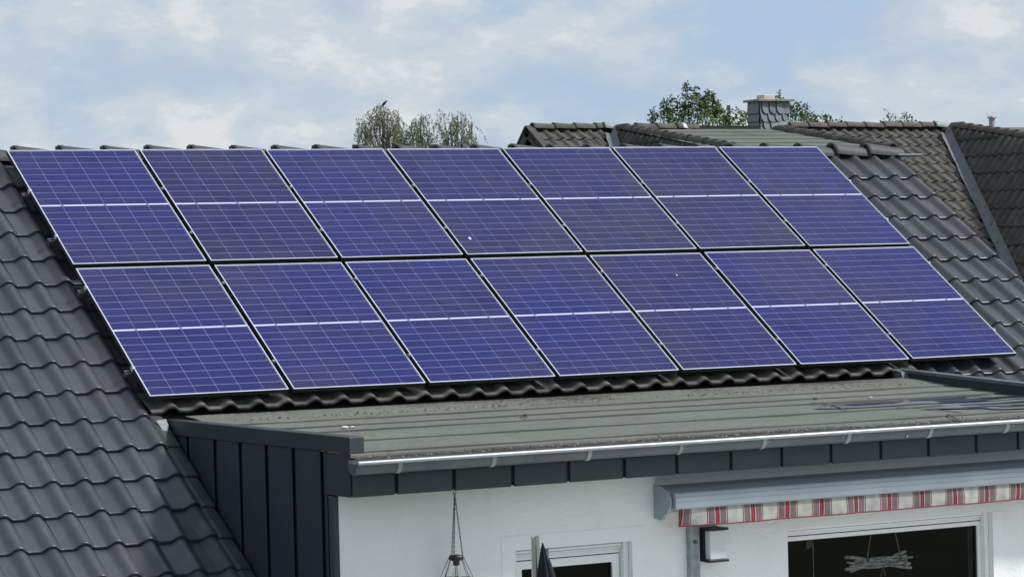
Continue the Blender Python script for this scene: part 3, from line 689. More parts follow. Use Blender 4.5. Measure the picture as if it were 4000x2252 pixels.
b = MB(); b.tube([(vs[i * (nz + 1) + nz][0] - 0, vs[i * (nz + 1) + nz][1], vs[i * (nz + 1) + nz][2]) for i in range(0, nx + 1, 2)], .005, 5); part('hem', b, M['red_hem'], val)
# galvanised post
po = thing('steel_post', 'galvanised steel post standing against the white wall below the awning', 'post', (2.95, -5.7, .05))
b = MB(); b.prism([(2.905, -5.725), (2.982, -5.725), (2.982, -5.675), (2.976, -5.675), (2.976, -5.719), (2.911, -5.719), (2.911, -5.675), (2.905, -5.675)], .05, ZO - 2.835, 2); part('channel', b, M['galv'], po)
for z in (-3.02, -3.9):
    b = MB(); b.tube([(2.945, -5.725, ZO + z), (2.945, -5.737, ZO + z)], .016, 6); b.tube([(2.945, -5.737, ZO + z), (2.945, -5.745, ZO + z)], .008, 8); part('bolt', b, M['alu_dark'], po)
# wall lantern
wl = thing('wall_lamp', 'small black and white box lamp mounted on the wall beside the steel post', 'wall lamp', (3.1, -5.67, ZO - 3.16))
b = MB(); b.bbox((3.008, -5.735, ZO - 3.165), (3.165, -5.671, ZO - 2.925), .003); part('back_plate', b, M['black'], wl)
b = MB(); b.bbox((3.0, -5.815, ZO - 3.166), (3.17, -5.736, ZO - 3.148), .002); part('base_plate', b, M['black'], wl)
b = MB(); b.bbox((3.0, -5.815, ZO - 2.942), (3.17, -5.736, ZO - 2.925), .002); part('top_plate', b, M['black'], wl)
b = MB(); b.bbox((3.02, -5.80, ZO - 3.1475), (3.155, -5.7365, ZO - 2.9425), .004); part('diffuser', b, M['opal'], wl)
# hanging cage lamp
LX, LY = .972, -5.82
hl = thing('hanging_lamp', 'black wire cage lamp with clear bulb hanging on chains from the fascia', 'hanging lamp', (LX, LY, ZO - 3.2))
b = MB(); b.tube([(LX, LY, ZO - 2.512), (LX, LY, ZO - 2.53)], .003, 6); b.tube([(LX + .010 * math.cos(R(a)), LY, ZO - 2.541 + .011 * math.sin(R(a))) for a in range(90, 400, 25)], .0028, 6); part('hook', b, M['black'], hl)
for a in (200, 320, 80):
    p0 = Vector((LX, LY, ZO - 2.55)); p1 = Vector((LX + .044 * math.cos(R(a)), LY + .044 * math.sin(R(a)), ZO - 2.962)); d = p1 - p0
    nl = 26; b = MB(); u_ = d.normalized(); s0 = u_.orthogonal().normalized(); s1 = u_.cross(s0)
    for k in range(nl):
        c = p0 + d * ((k + .5) / nl); s_ = s0 if k % 2 else s1; h_ = d.length / nl * .68
        pts = [c + u_ * (h_ * math.cos(t)) + s_ * (.0046 * math.sin(t)) for t in [2 * math.pi * q / 8 for q in range(9)]]
        b.tube(pts, .0016, 4, caps=False)
    part('chain', b, M['black'], hl)
b = MB(); b.lathe([(.02, .004), (.046, 0), (.05, -.012), (.05, -.03), (.03, -.036), (.022, -.04), (.022, -.066), (.018, -.068)], (LX, LY, ZO - 2.962), 18); part('socket', b, M['black'], hl)
b = MB(); b.lathe([(.013, 0), (.014, -.02), (.022, -.05), (.031, -.078), (.033, -.095), (.028, -.115), (.016, -.127), (.002, -.131)], (LX, LY, ZO - 3.028), 16); part('bulb', b, M['bulb'], hl)
b = MB(); b.tube([(LX - .004, LY, ZO - 3.03), (LX - .009, LY, ZO - 3.09), (LX, LY, ZO - 3.11), (LX + .009, LY, ZO - 3.09), (LX + .004, LY, ZO - 3.03)], .0016, 5); part('filament', b, M['twine'], hl)
nw = 8
for k in range(nw):
    a = 2 * math.pi * (k + .3) / nw; c_, s_ = math.cos(a), math.sin(a); a2 = a + math.pi / nw; c2, s2 = math.cos(a2), math.sin(a2); a3 = a - math.pi / nw; c3, s3 = math.cos(a3), math.sin(a3)
    b = MB(); b.tube([(LX + .048 * c_, LY + .048 * s_, ZO - 2.975), (LX + .083 * c_, LY + .083 * s_, ZO - 3.05), (LX + .112 * c_, LY + .112 * s_, ZO - 3.115), (LX + .06 * c2, LY + .06 * s2, ZO - 3.20)], .0022, 5)
    b.tube([(LX + .112 * c_, LY + .112 * s_, ZO - 3.115), (LX + .06 * c3, LY + .06 * s3, ZO - 3.20)], .0022, 5); part('cage_wire', b, M['black'], hl)
b = MB(); b.tube([(LX + .112 * math.cos(2 * math.pi * (k + .3) / nw), LY + .112 * math.sin(2 * math.pi * (k + .3) / nw), ZO - 3.115) for k in range(nw + 1)], .0022, 5); part('cage_ring', b, M['black'], hl)
b = MB(); b.tube([(LX + .06 * math.cos(2 * math.pi * (k + .8) / nw), LY + .06 * math.sin(2 * math.pi * (k + .8) / nw), ZO - 3.20) for k in range(nw + 1)], .0022, 5); part('cage_ring', b, M['black'], hl)
# closed parasol
PX, PY = 1.098, -6.80
pa = thing('parasol', 'closed dark navy parasol with bright steel mast before the small window', 'parasol', (PX, PY, .05))
b = MB(); prof = [(.004, -2.815, -.022), (.010, -2.835, -.022), (.022, -2.875, -.018), (.038, -2.93, -.010), (.056, -3.0, -.002), (.072, -3.08, .004), (.095, -3.3, .004), (.12, -3.7, .002), (.135, -4.2, 0), (.15, -4.7, 0)]
n = 32; vs = []
for r_, z, ox in prof:
    for k in range(n):
        t = 2 * math.pi * k / n; rr = r_ * .82 * (1 + .20 * math.cos(8 * t + z * .6) + .06 * math.sin(3 * t + z * 2)); vs.append((PX + ox + rr * math.cos(t), PY + rr * math.sin(t), ZO + z))
b.add(vs, [(i * n + k, i * n + (k + 1) % n, (i + 1) * n + (k + 1) % n, (i + 1) * n + k) for i in range(len(prof) - 1) for k in range(n)], 0, True)
b.add(vs, [tuple(range(n)), tuple(range(len(vs) - n, len(vs)))]); part('canopy', b, M['parasol'], pa)
b = MB(); mx0, my0 = PX + .02, PY + .17; n = 16; vs = []
for z in (.05, ZO - 2.83, None):
    for k in range(n):
        t = 2 * math.pi * k / n; zz = z if z else ZO - 2.79 + .008 * math.sin(3 * t) + .005 * math.sin(7 * t)
        vs.append((mx0 + .028 * math.cos(t), my0 + .028 * math.sin(t), zz))
b.add(vs, [(i * n + k, i * n + (k + 1) % n, (i + 1) * n + (k + 1) % n, (i + 1) * n + k) for i in range(2) for k in range(n)], 0, True); part('mast', b, M['steel'], pa)
b = MB(); b.tube([(PX, PY, .05), (PX, PY, ZO - 2.85)], .02, 10); part('pole', b, M['alu_dark'], pa)
b = MB(); b.box((PX - .3, PY - .25, .051), (PX + .3, PY + .35, .11)); part('foot', b, M['paving'], pa)
# driftwood hanging inside the big window
DY = -5.485
dw = thing('driftwood_hanger', 'bundle of pale driftwood twigs hanging on twine behind the big window', 'decoration', (4.76, DY, ZO - 3.35))
rng = random.Random(3)
for k in range(8):
    x0, x1 = 4.41 + rng.uniform(0, .18), 5.12 - rng.uniform(0, .18); y0 = DY + rng.uniform(-.02, .02); zc = -3.315 + (k - 3.5) * .008
    pts = []
    for i in range(9):
        f_ = i / 8; pts.append((x0 + (x1 - x0) * f_, y0 + .012 * math.sin(f_ * 7 + k), ZO + zc + .012 * math.sin(f_ * (5 + k % 3 * 2) + k * 1.9) + (.022 * (k - 3.5) / 3.5) * (2 * f_ - 1) ** 2))
    b = MB(); b.tube(pts, [.011 + .003 * math.sin(i + k) for i in range(9)], 6); part('twig', b, M['wood'], dw)
b = MB(); b.tube([(4.965, DY - .01, ZO - 3.30), (4.962, DY - .02, ZO - 3.36)], [.012, .014], 7); part('twig', b, M['wood'], dw)
for (xa, xb) in ((4.62, 4.70), (4.92, 4.835)):
    b = MB(); b.tube([(xa, DY, ZO - 3.34), (xa + .003, DY - .015, ZO - 3.30), (xa, DY, ZO - 3.26), (xb, DY, ZO - 2.92)], .005, 5)
    for q in range(4): b.tube([(xa + .014 * math.cos(t), DY + .022 * math.sin(t), ZO - 3.335 + q * .018) for t in [2 * math.pi * i / 8 for i in range(9)]], .005, 4, caps=False)
    part('twine', b, M['twine'], dw)
b = MB(); b.tube([(4.74, DY, ZO - 3.42), (4.76, DY - .01, ZO - 3.34), (4.78, DY, ZO - 3.42)], .004, 5); part('twine', b, M['twine'], dw)
hp = thing('hanging_plant', 'green leaf on a thin cord hanging behind the left of the big window', 'plant', (4.12, DY, ZO - 3.6))
b = MB(); b.tube([(4.13, DY, ZO - 2.9), (4.128, DY, ZO - 3.8)], .003, 5); part('cord', b, M['wood'], hp)
for q, (lx, lz, ln, an) in enumerate(((4.09, -3.09, .10, -125), (4.06, -3.72, .12, -60))):
    b = MB(); ca, sa = math.cos(R(an)), math.sin(R(an)); vs = []
    for i in range(7):
        f_ = i / 6; w_ = .03 * math.sin(math.pi * min(1, f_ * 1.05)) ** .8 if i < 6 else 0
        for s_ in (-1, 0, 1): vs.append((lx + .03 + ln * f_ * ca - s_ * w_ * sa, DY - .02 + (.008 if s_ else 0), ZO + lz + ln * f_ * sa + s_ * w_ * ca))
    b.add(vs, [(i * 3 + j, i * 3 + j + 1, (i + 1) * 3 + j + 1, (i + 1) * 3 + j) for i in range(6) for j in range(2)], 0, True); part('leaf', b, M['leaf'], hp)

# ------------------------------------------------------------------ rain water left on the flat roof
def sz(y):
    return fz(y) + (.030 if y > -3.6 else .024 if y > -3.96 else .018 if y > -4.265 else .012 if y > -4.85 else .006)
def pool(name, cx_, cy_, lx, ly, mt, lift, seed, tilt=0):
    r_ = random.Random(seed); n = 40; ph = [r_.uniform(0, 6.28) for _ in range(4)]
    vs = [(cx_, cy_, sz(cy_) + lift)]
    for k in range(n):
        t = 2 * math.pi * k / n; rr = 1 + .22 * math.sin(2 * t + ph[0]) + .16 * math.sin(3 * t + ph[1]) + .12 * math.sin(5 * t + ph[2]) + .07 * math.sin(9 * t + ph[3])
        x, y = cx_ + lx * rr * math.cos(t), cy_ + ly * rr * math.sin(t); y += tilt * (x - cx_)
        vs.append((x, y, fz(y) + (sz(cy_) - fz(cy_)) + lift))
    b = MB(); b.add(vs, [(0, 1 + k, 1 + (k + 1) % n) for k in range(n)])
    o = link(name, b.mesh(name, mt)); o['kind'] = 'structure'; return o
pool('wet_patch', 5.92, -4.62, .84, .20, M['wet'], .006, 3, -.05); pool('wet_patch', 6.2, -5.10, .56, .27, M['wet'], .009, 5, -.04)
for cx_, cy_, lx, ly, sd_ in ((5.36, -4.53, .33, .085, 1), (6.15, -4.48, .40, .06, 2), (6.40, -4.66, .42, .07, 4), (6.15, -4.76, .3, .035, 6), (6.38, -5.0, .36, .06, 8), (6.1, -5.16, .28, .04, 9), (6.45, -5.28, .32, .05, 12)):
    pool('puddle', cx_, cy_, lx, ly, M['puddle'], .012, sd_, -.03)

# loose grit and moss crumbs along the gutter edge and below the eave tiles
rng = random.Random(5); b = MB()
for k in range(900):
    back = k % 3 == 0; x = rng.uniform(.3, 6.85)
    y = rng.uniform(-3.55, -3.2) if back else -5.92 + abs(rng.gauss(0, .10)); s_ = rng.uniform(.004, .011) * (1.3 if back else 1); z = (fz(-3.6) + .05 if back else sz(y)) - .002
    vs = [(x + s_ * rng.uniform(.7, 1.3) * math.cos(a), y + s_ * rng.uniform(.7, 1.3) * math.sin(a), z) for a in (0, 1.57, 3.14, 4.71)] + [(x, y, z + s_ * rng.uniform(.5, 1))]
    b.add(vs, [(0, 1, 4), (1, 2, 4), (2, 3, 4), (3, 0, 4)], rng.choice((0, 0, 0, 1)))
tag(link('grit', b.mesh('grit', [M['crumb'], M['crumb_pale']])), 'dark grit and moss crumbs collected on the flat felt roof', 'grit', kind='stuff')
for x, y, s_, lb in ((.98, -4.17, .022, 'larger pale pebble lying on the flat roof near its left verge'), (1.05, -4.15, .014, 'smaller pale pebble lying beside the larger one on the flat roof'), (5.68, -4.14, .014, 'single pale pebble on the flat roof near the wet patch'), (5.23, -4.02, .016, 'dark crumb of moss on the felt seam below the eave tiles')):
    q = MB(); rg = random.Random(int(x * 100)); q.lathe([(.001, 0), (s_, s_ * .1), (s_ * 1.1, s_ * .4), (s_ * .6, s_ * .8), (.001, s_ * .9)], (0, 0, 0), 7); q.v = [(v[0] * rg.uniform(.85, 1.2) * 1.4, v[1] * rg.uniform(.85, 1.2), v[2]) for v in q.v]
    dark = 'moss' in lb; o = link('moss_crumb' if dark else 'pebble', q.mesh('pebble', M['crumb'] if dark else M['clay_pot']), None, (x, y, sz(y) + .001)); tag(o, lb, 'moss' if dark else 'pebble')

# ------------------------------------------------------------------ neighbouring house
nb = thing('neighbour_house', 'brown tiled house with shed dormers and slate chimney behind the solar roof', 'house', (24, 22.5, 0))
NR = 22.5; NZ = 1.33
def nw_(x, u, n):            # coordinates on the neighbour's front slope
    return Vector((x, NR + u * CP - n * SP, ZO + NZ + u * SP + n * CP))
b = MB()
def nslab(b, x0, x1, u0, u1):
    vs = [nw_(x, u, n) for n in (-.20, -.10) for u in (u0, u1) for x in (x0, x1)]
    b.add(vs, [(0, 2, 3, 1), (4, 5, 7, 6), (0, 1, 5, 4), (2, 6, 7, 3), (0, 4, 6, 2), (1, 3, 7, 5)])
nslab(b, 17.98, 34, -8.5, .05)
nroof = part('main_roof', b, M['felt'], nb)
def wave_mesh(name, mt, w, length, h=.052, th=.026, kick=.028, lap=.07):
    us = [-.72, -.65, -.40, -.33, -.26, -.19, -.11, -.04, .03, .10, .16, .22, .28]; hs = [.05, 0, 0, .05, .22, .52, .84, .98, .98, .84, .55, .25, .05]
    rows = [(length + lap, -kick * (length + lap) / length), (.012, 0), (0, -.006), (.001, -th)]
    b = MB(); n = len(us); b.add([(u * w, y, hh * h + dz) for y, dz in rows for u, hh in zip(us, hs)], [(r_ * n + i, (r_ + 1) * n + i, (r_ + 1) * n + i + 1, r_ * n + i + 1) for r_ in range(3) for i in range(n - 1)], 0, True)
    b.add([(us[-1] * w, length + lap, hs[-1] * h - kick), (us[-1] * w, 0, hs[-1] * h), (us[-1] * w, 0, hs[-1] * h - th), (us[-1] * w, length + lap, hs[-1] * h - kick - th)], [(0, 1, 2, 3)])
    return b.mesh(name, mt)
nt_me = wave_mesh('tile', M['tile_brown'], .2456, .33); nt_l = wave_mesh('tile', M['tile_brown'], .2302, .33)
cnt = 0
for j in range(15):
    u = -.34 - .33 * j; Yn = NR + u * CP
    xv = 27.174 - .44 * (22.262 - Yn - .26)
    for k in range(40):
        xc = 25.707 - 9 * .2456 + k * .2456
        if xc < 23.5 or xc > xv + .05: continue
        if j > 2 and xc < 24.6: continue
        piece('tile', nt_me, nroof, nw_(xc + random.uniform(-.006, .006), u + random.uniform(-.008, .008), -.045), (PIT + R(random.uniform(-.8, .8)), R(random.uniform(-1, 1)), R(random.uniform(-.6, .6)))); cnt += 1
for j in range(4):
    for k in range(-0, 7):
        xc = 18.085 + .2302 * k + .01
        if xc > 19.50 - .2 * j: continue
        piece('tile', nt_l, nroof, nw_(xc + random.uniform(-.005, .005), -.385 - .33 * j, -.05), (PIT + R(random.uniform(-.8, .8)), R(random.uniform(-1, 1)), R(random.uniform(-.6, .6)))); cnt += 1
b = MB(); tv = [v.co.copy() for v in nt_me.vertices]; tf = [tuple(p.vertices) for p in nt_me.polygons]
for j in range(24):
    u = -.34 - .33 * j; Yn = NR + u * CP; xv = 27.174 - .44 * (22.262 - Yn - .26)
    for k in range(-32, 38):
        xc = 25.707 + k * .2456
        if xc < 18.1 or xc > 33.8: continue
        if xc < 19.5 - .2 * j and j < 4: continue
        left = 19.6 - .44 * (22.5 - Yn); inside1 = left < xc < 23.5 and Yn > 18.6; inside2 = xc > xv + .05 and Yn > 16.4
        done = 23.5 <= xc <= xv + .05 and j < 15 and not (j > 2 and xc < 24.6)
        if inside1 or inside2 or done: continue
        T = Matrix.Translation(nw_(xc, u, -.045)) @ Euler((PIT, 0, 0)).to_matrix().to_4x4(); b.add([T @ v for v in tv], tf, 0, True)
o = part('tile_field', b, M['tile_brown'], nroof); o['kind'] = 'stuff'
for x0, x1, yy, zz in ((19.3, 23.25, 18.86, .70), (26.8, 33.4, 16.56, .42)):
    q = MB(); q.box((x0, yy, ZO + NZ + (yy - NR) * .664 - .2), (x1, yy + .12, ZO + zz)); fo = part('dormer_front', q, M['tile_cheek'], nb)
    for k in range(int((x1 - x0 - .6) / 1.2)):
        wx = x0 + .5 + k * 1.2; q = MB(); q.bbox((wx, yy - .02, ZO + zz - 1.15), (wx + .9, yy - .001, ZO + zz - .25), .005); wf = part('window', q, M['upvc'], fo)
print('neighbour tiles', cnt)
b = MB(); b.add([(17.98, NR, ZO + NZ - .06), (34, NR, ZO + NZ - .06), (34, NR + 4.2, ZO + NZ - 4.26), (17.98, NR + 4.2, ZO + NZ - 4.26)], [(0, 1, 2, 3)]); part('rear_roof', b, M['tile_brown'], nb)
b = MB(); b.prism([(NR - 7.0, 0), (NR + 3.8, 0), (NR + 3.8, ZO - 2.75), (NR, ZO + NZ - .2), (NR - 7.0, ZO - 3.5)], 18.12, 18.3, 0); b.box((18.3, NR - 7.0, 0), (33.8, NR - 6.8, ZO - 3.5)); part('outer_wall', b, M['lead'], nb)
b = MB()
for sgn, Lg, pa_ in ((-1, 8.4, PIT), (1, 6.0, R(45))):
    d = Vector((0, sgn * math.cos(pa_), -math.sin(pa_))); nn = Vector((0, sgn * math.sin(pa_), math.cos(pa_))); p = Vector((17.96, NR, ZO + NZ - .02)); q = p + d * Lg
    vs = [p - nn * .16, q - nn * .16, q + nn * .0, p + nn * .0]; b.add(vs + [v + Vector((.03, 0, 0)) for v in vs], [(0, 1, 2, 3), (4, 7, 6, 5), (0, 4, 5, 1), (2, 6, 7, 3)])
    vs2 = [p + nn * .0, q + nn * .0, q + nn * .03, p + nn * .03]
    b.add([v + Vector((-.02, 0, 0)) for v in vs2] + [v + Vector((.12, 0, 0)) for v in vs2], [(0, 1, 2, 3), (4, 7, 6, 5), (0, 4, 5, 1), (2, 6, 7, 3), (0, 3, 7, 4)])
part('verge_board', b, M['tile_cheek'], nb)
b = MB(); b.box((18, NR - .03, ZO + NZ - .1), (28, NR + .03, ZO + NZ)); nridge = part('ridge', b, M['felt'], nb)
nr_me = ridge_mesh('ridge_tile', [M['tile_red'], M['alu_dark'], M['black']], .447, .098, .088, .012, False); nrb_me = ridge_mesh('ridge_tile', [M['tile_brown'], M['alu_dark'], M['black']], .44, .098, .088, .012, False)
for k in range(8):
    if k == 4: continue
    piece('ridge_tile', nrb_me, nridge, (18.11 + .44 * k, NR, ZO + 1.285), (0, R(random.uniform(-.6, .6)), R(random.uniform(-1, 1))))
for k in range(-1, 7): piece('ridge_tile', nr_me, nridge, (24.17 + .447 * k, NR, ZO + 1.312 + random.uniform(-.004, .004)), (0, R(random.uniform(-.5, .5)), R(random.uniform(-1, 1))))
def along(p, q):              # matrix whose x axis runs from p to q, z roughly up
    x = (Vector(q) - Vector(p)).normalized(); y = Vector((0, 0, 1)).cross(x).normalized(); z = x.cross(y)
    m_ = Matrix((x, y, z)).transposed().to_4x4(); m_.translation = Vector(p); return m_
def piece_m(name, me, parent, m_):
    root = parent
    while root.parent: root = root.parent
    o = link(name, me, parent); m_ = m_.copy(); m_.translation -= root.location; o.matrix_local = m_; return o
# dormers: felt roof, tile-hung cheek, row of verge caps
vt_me = ridge_mesh('verge_cap', [M['tile_brown'], M['alu_dark'], M['black']], .30, .105, .085, .016, False, 10); vt_red = ridge_mesh('verge_cap', [M['tile_red'], M['alu_dark'], M['black']], .30, .105, .085, .016, False, 10)
def verge_row(parent, hi, lo, me):
    hi, lo = Vector(hi), Vector(lo); n = int((hi - lo).length / .30); d = (hi - lo).normalized()
    for k in range(n):
        mm_ = along(lo + d * .30 * k, hi); mm_.translation += Vector((random.uniform(-.006, .006), 0, random.uniform(-.005, .005))); piece_m('verge_cap', me, parent, mm_ @ Matrix.Rotation(R(random.uniform(-2, 2)), 4, 'X'))
def dormer(x0, x1, zr, slope, ylo, lines):
    b = MB(); z = lambda y: ZO + zr - slope * (NR - y)
    b.add([(x0 - .3, ylo, z(ylo) - .3), (x1 + .0, ylo, z(ylo) - .3), (x1, NR + .05, z(NR) - .3), (x0, NR + .05, z(NR) - .3), (x0 - .26, ylo, z(ylo) - .02), (x1, ylo, z(ylo) - .02), (x1, NR + .05, z(NR) - .02), (x0, NR + .05, z(NR) - .02)],
          [(0, 3, 2, 1), (4, 5, 6, 7), (0, 1, 5, 4), (1, 2, 6, 5), (2, 3, 7, 6), (3, 0, 4, 7)])
    o = part('dormer_roof', b, M['felt'], nb)
    for i, (ya, yb) in enumerate(zip(lines, lines[1:])):
        q = MB(); nx = 24; vs = []
        for k in range(nx + 1):
            f_ = k / nx; wv = .006 * math.sin(f_ * 17 + i)
            for y, dz in ((yb - .03, .004), (yb, .016), ((ya + yb) / 2, .012), (ya + .04, .002)):
                xa = x0 - .075 * (NR - y); vs.append((xa + (x1 - xa) * f_, y + wv, z(y) + dz))
        q.add(vs, [(k * 4 + c, (k + 1) * 4 + c, (k + 1) * 4 + c + 1, k * 4 + c + 1) for k in range(nx) for c in range(1, 3)], 0, True)
        q.add(vs, [(k * 4, (k + 1) * 4, (k + 1) * 4 + 1, k * 4 + 1) for k in range(nx)], 1)
        part('roofing_sheet', q, [M['felt_far'], M['bead']], o)
    return o
d1 = dormer(19.80, 23.27, 1.265, .145, 18.8, [22.54, 21.87, 21.24, 20.57, 19.9, 19.3, 18.84])
q = MB(); y0_, y1_ = 21.87, 21.3
q.add([(21.75, 21.85, ZO + 1.265 - .145 * .65 + .02), (21.79, 21.85, ZO + 1.265 - .145 * .65 + .022), (22.12, 21.26, ZO + 1.265 - .145 * 1.24 + .022), (22.08, 21.26, ZO + 1.265 - .145 * 1.24 + .02)], [(0, 1, 2, 3)]); part('lap_seam', q, M['bead'], d1)
verge_row(d1, (19.83, 22.42, ZO + 1.292), (19.49, 18.2, ZO + .735), vt_me); verge_row(d1, (23.30, 22.48, ZO + 1.285), (23.30, 18.75, ZO + .735), vt_me)
d2 = dormer(27.55, 33.5, 1.29, .14, 16.5, [22.54, 21.9, 21.2, 20.5, 19.8, 19.1])
verge_row(d2, (27.53, 22.42, ZO + 1.335), (27.20, 17.6, ZO + .67), vt_red)
def cheek(xt, zt, noses, slope, ylo, yoff, wid=.2302, length=.402):
    """steep tile-hung cheek: plane x = xt - .663*(zt - z)"""
    up_ = Vector((.553, 0, .833)); nn = Vector((-.833, 0, .553)); xa = Vector((0, -1, 0))
    b = MB(); X = lambda z: xt - .663 * (zt - z)
    # backing sheet under the tiles
    pts = []
    for y in (NR - .1, ylo):
        ztop = zt - slope * (NR - y)
        pts.append((X(ztop) + .06, y, ZO + ztop)); zb_ = NZ + (y - NR) * .664 - .05; pts.append((X(zb_) + .06, y, ZO + zb_))
    b.add(pts, [(0, 1, 3, 2)]); o = part('dormer_cheek', b, M['felt'], nb)
    me = wave_mesh('tile', M['tile_cheek'], wid, length, .06, .03, .03)
    for zn in noses:
        yv = NR - (NZ - zn) / .664
        k = 0
        while True:
            y = yoff - k * wid; k += 1
            if y < ylo: break
            if y > yv + .40: continue
            av = (zt - slope * (NR - y) - zn - .03) / .833
            if av < .06: continue
            sy_ = min(1, av / (length + .07))
            m_ = Matrix((xa, up_ * sy_, nn)).transposed().to_4x4(); m_.translation = Vector((X(zn), y, ZO + zn)) + nn * random.uniform(-.002, .006)
            piece_m('tile', me, o, m_ @ Matrix.Rotation(R(random.uniform(-1, 1)), 4, 'Z'))
    return o
cheek(27.44, 1.352, (1.0, .665, .325, -.02, -.36, -.70, -1.04, -1.38, -1.72, -2.06), .14, 17.0, 22.2, .215)
cheek(19.744, 1.306, (.93, .59, .25, -.09, -.43, -.77), .142, 18.9, 22.3, .19)
# lead in the valleys
def valley(p, q, wl_, wr_, wx, seed, n=26):
    r_ = random.Random(seed); b = MB(); p, q = Vector(p), Vector(q); vs = []
    for i in range(n + 1):
        f_ = i / n; c = p + (q - p) * f_; c.z = ZO + NZ + (c.y - NR) * .664
        l = c + Vector((-wl_ + r_.uniform(-.012, .012), 0, .035)); rr = c + Vector((.663 * wr_ + r_.uniform(-.008, .012), 0, wr_ + .03))
        vs += [l, c + Vector((0, 0, .012 + r_.uniform(-.004, .004))), rr]
    b.add(vs, [(i * 3 + k, (i + 1) * 3 + k, (i + 1) * 3 + k + 1, i * 3 + k + 1) for i in range(n) for k in range(2)], 0, True); return part('valley_flashing', b, M['valley_lead'], nb)
valley((27.25, 22.25, 0), (25.0, 17.1, 0), .10, .15, 0, 2); valley((19.59, 22.25, 0), (18.6, 20.0, 0), .11, .14, 0, 3)
cap_me = ridge_mesh('lead_cap', [M['lead_pale'], M['alu_dark'], M['black']], .26, .112, .10, .02, False)
piece('lead_cap', cap_me, nridge, (19.60, NR - .02, ZO + 1.285), (0, R(2), R(-8))); piece('lead_cap', cap_me, nridge, (27.20, NR - .02, ZO + 1.31), (0, R(1), R(-8)))
piece('lead_cap', ridge_mesh('lead_cap', [M['zinc_bright'], M['alu_dark'], M['black']], .30, .104, .03, .05, False), nridge, (21.30, NR, ZO + 1.28))
# chimney
CX0, CX1, CY0, CY1 = 23.06, 23.73, 22.5, 22.87
b = MB(); b.box((CX0 + .012, CY0 + .012, ZO + .9), (CX1, CY1, ZO + 1.79)); ch = part('chimney', b, M['joint'], nb)
def slate(front, a0, a1, z0, z1, arc):
    """one slate: flat plate with a rounded lower right corner"""
    pts = [(a0, z1), (a0, z0)]
    if arc:
        w_ = a1 - a0; pts = [(a0, z1), (a0 - .0, z0 + .10)]
        for k in range(7):
            t = R(90 * k / 6); pts.append((a0 + .10 - .10 * math.cos(t), z0 + .10 - .10 * math.sin(t)))
        pts += [(a1 + .06, z0), (a1 + .02, z0 + .10), (a1, z1)]
    else: pts += [(a1, z0), (a1, z1)]
    q = MB(); n = len(pts); out = []
    for off in (0, -.016):
        for a_, z_ in pts:
            tilt = -.022 * (z1 - z_) / (z1 - z0) + off - (.020 * (1 - (a_ - a0) / (a1 - a0)) if arc else 0)
            out.append((a_, CY0 + tilt, ZO + z_) if front else (CX0 + tilt, a_, ZO + z_))
    q.add(out, [tuple(range(n)), tuple(range(n, 2 * n))] + [(i, (i + 1) % n, n + (i + 1) % n, n + i) for i in range(n)])
    ca, cz = sum(p[0] for p in pts) / n, sum(p[1] for p in pts) / n; grow = lambda v, c: v + (.010 if v > c else -.010)
    back = [(grow(a_, ca), CY0 - .022 * (z1 - z_) / (z1 - z0) + .0035, ZO + grow(z_, cz)) if front else (CX0 - .022 * (z1 - z_) / (z1 - z0) + .0035, grow(a_, ca), ZO + grow(z_, cz)) for a_, z_ in pts]
    for i_, v in enumerate(back): back[i_] = (v[0] - (0 if front else .012), v[1] - ((.012 + (.020 * (1 - (pts[i_][0] - a0) / (a1 - a0)) if arc else 0)) if front else 0), v[2])
    q.add(back, [tuple(range(n))], 1); part('slate', q, [M['slate'], M['joint']], ch)
for r_, (z0, z1) in enumerate(((1.245, 1.42), (1.40, 1.575), (1.555, 1.785))):
    off = (.06, .0, .035)[r_]
    for k in range(5):
        a0 = CX0 + off - .16 + k * .165; a1 = a0 + .165
        if k == 0: slate(True, CX0 - .008, CX0 + off + .007, z0, z1, False)
        elif a1 < CX1 + .1: slate(True, a0, min(a1, CX1 - .07), z0, z1, True) if a1 < CX1 + .02 else slate(True, a0, CX1, z0, z1, False)
    slate(False, CY0 - .005, CY1, z0 + .01, z1 + .01, False)
b = MB(); b.bbox((CX0 - .075, CY0 - .09, ZO + 1.788), (CX1 + .085, CY1 + .08, ZO + 1.832), .008); part('cap', b, M['mortar_cap'], ch)
b = MB(); b.bbox((23.20, 22.55, ZO + 1.832), (23.46, 22.80, ZO + 1.92), .01); part('flue', b, M['clay_pot'], ch)
b = MB(); b.prism([(23.28, 1.23), (23.72, 1.30), (23.72, 1.42), (23.45, 1.405), (23.30, 1.33)], 22.46, 22.478, 1); b.v = [(v[0], v[1], v[2] + ZO) for v in b.v]; part('flashing', b, M['zinc_bright'], ch)
# vent pipe
b = MB(); b.lathe([(.062, 0), (.062, .22), (.058, .225)], (28.47, 22.3, ZO + 1.25), 14); vp = part('vent_pipe', b, M['pinkpipe'], nb)
b = MB(); b.lathe([(.075, 0), (.105, .004), (.105, .018), (.07, .05), (.05, .052)], (28.47, 22.3, ZO + 1.468), 6, smooth=False); part('vent_cowl', b, M['pinkpipe'], vp)

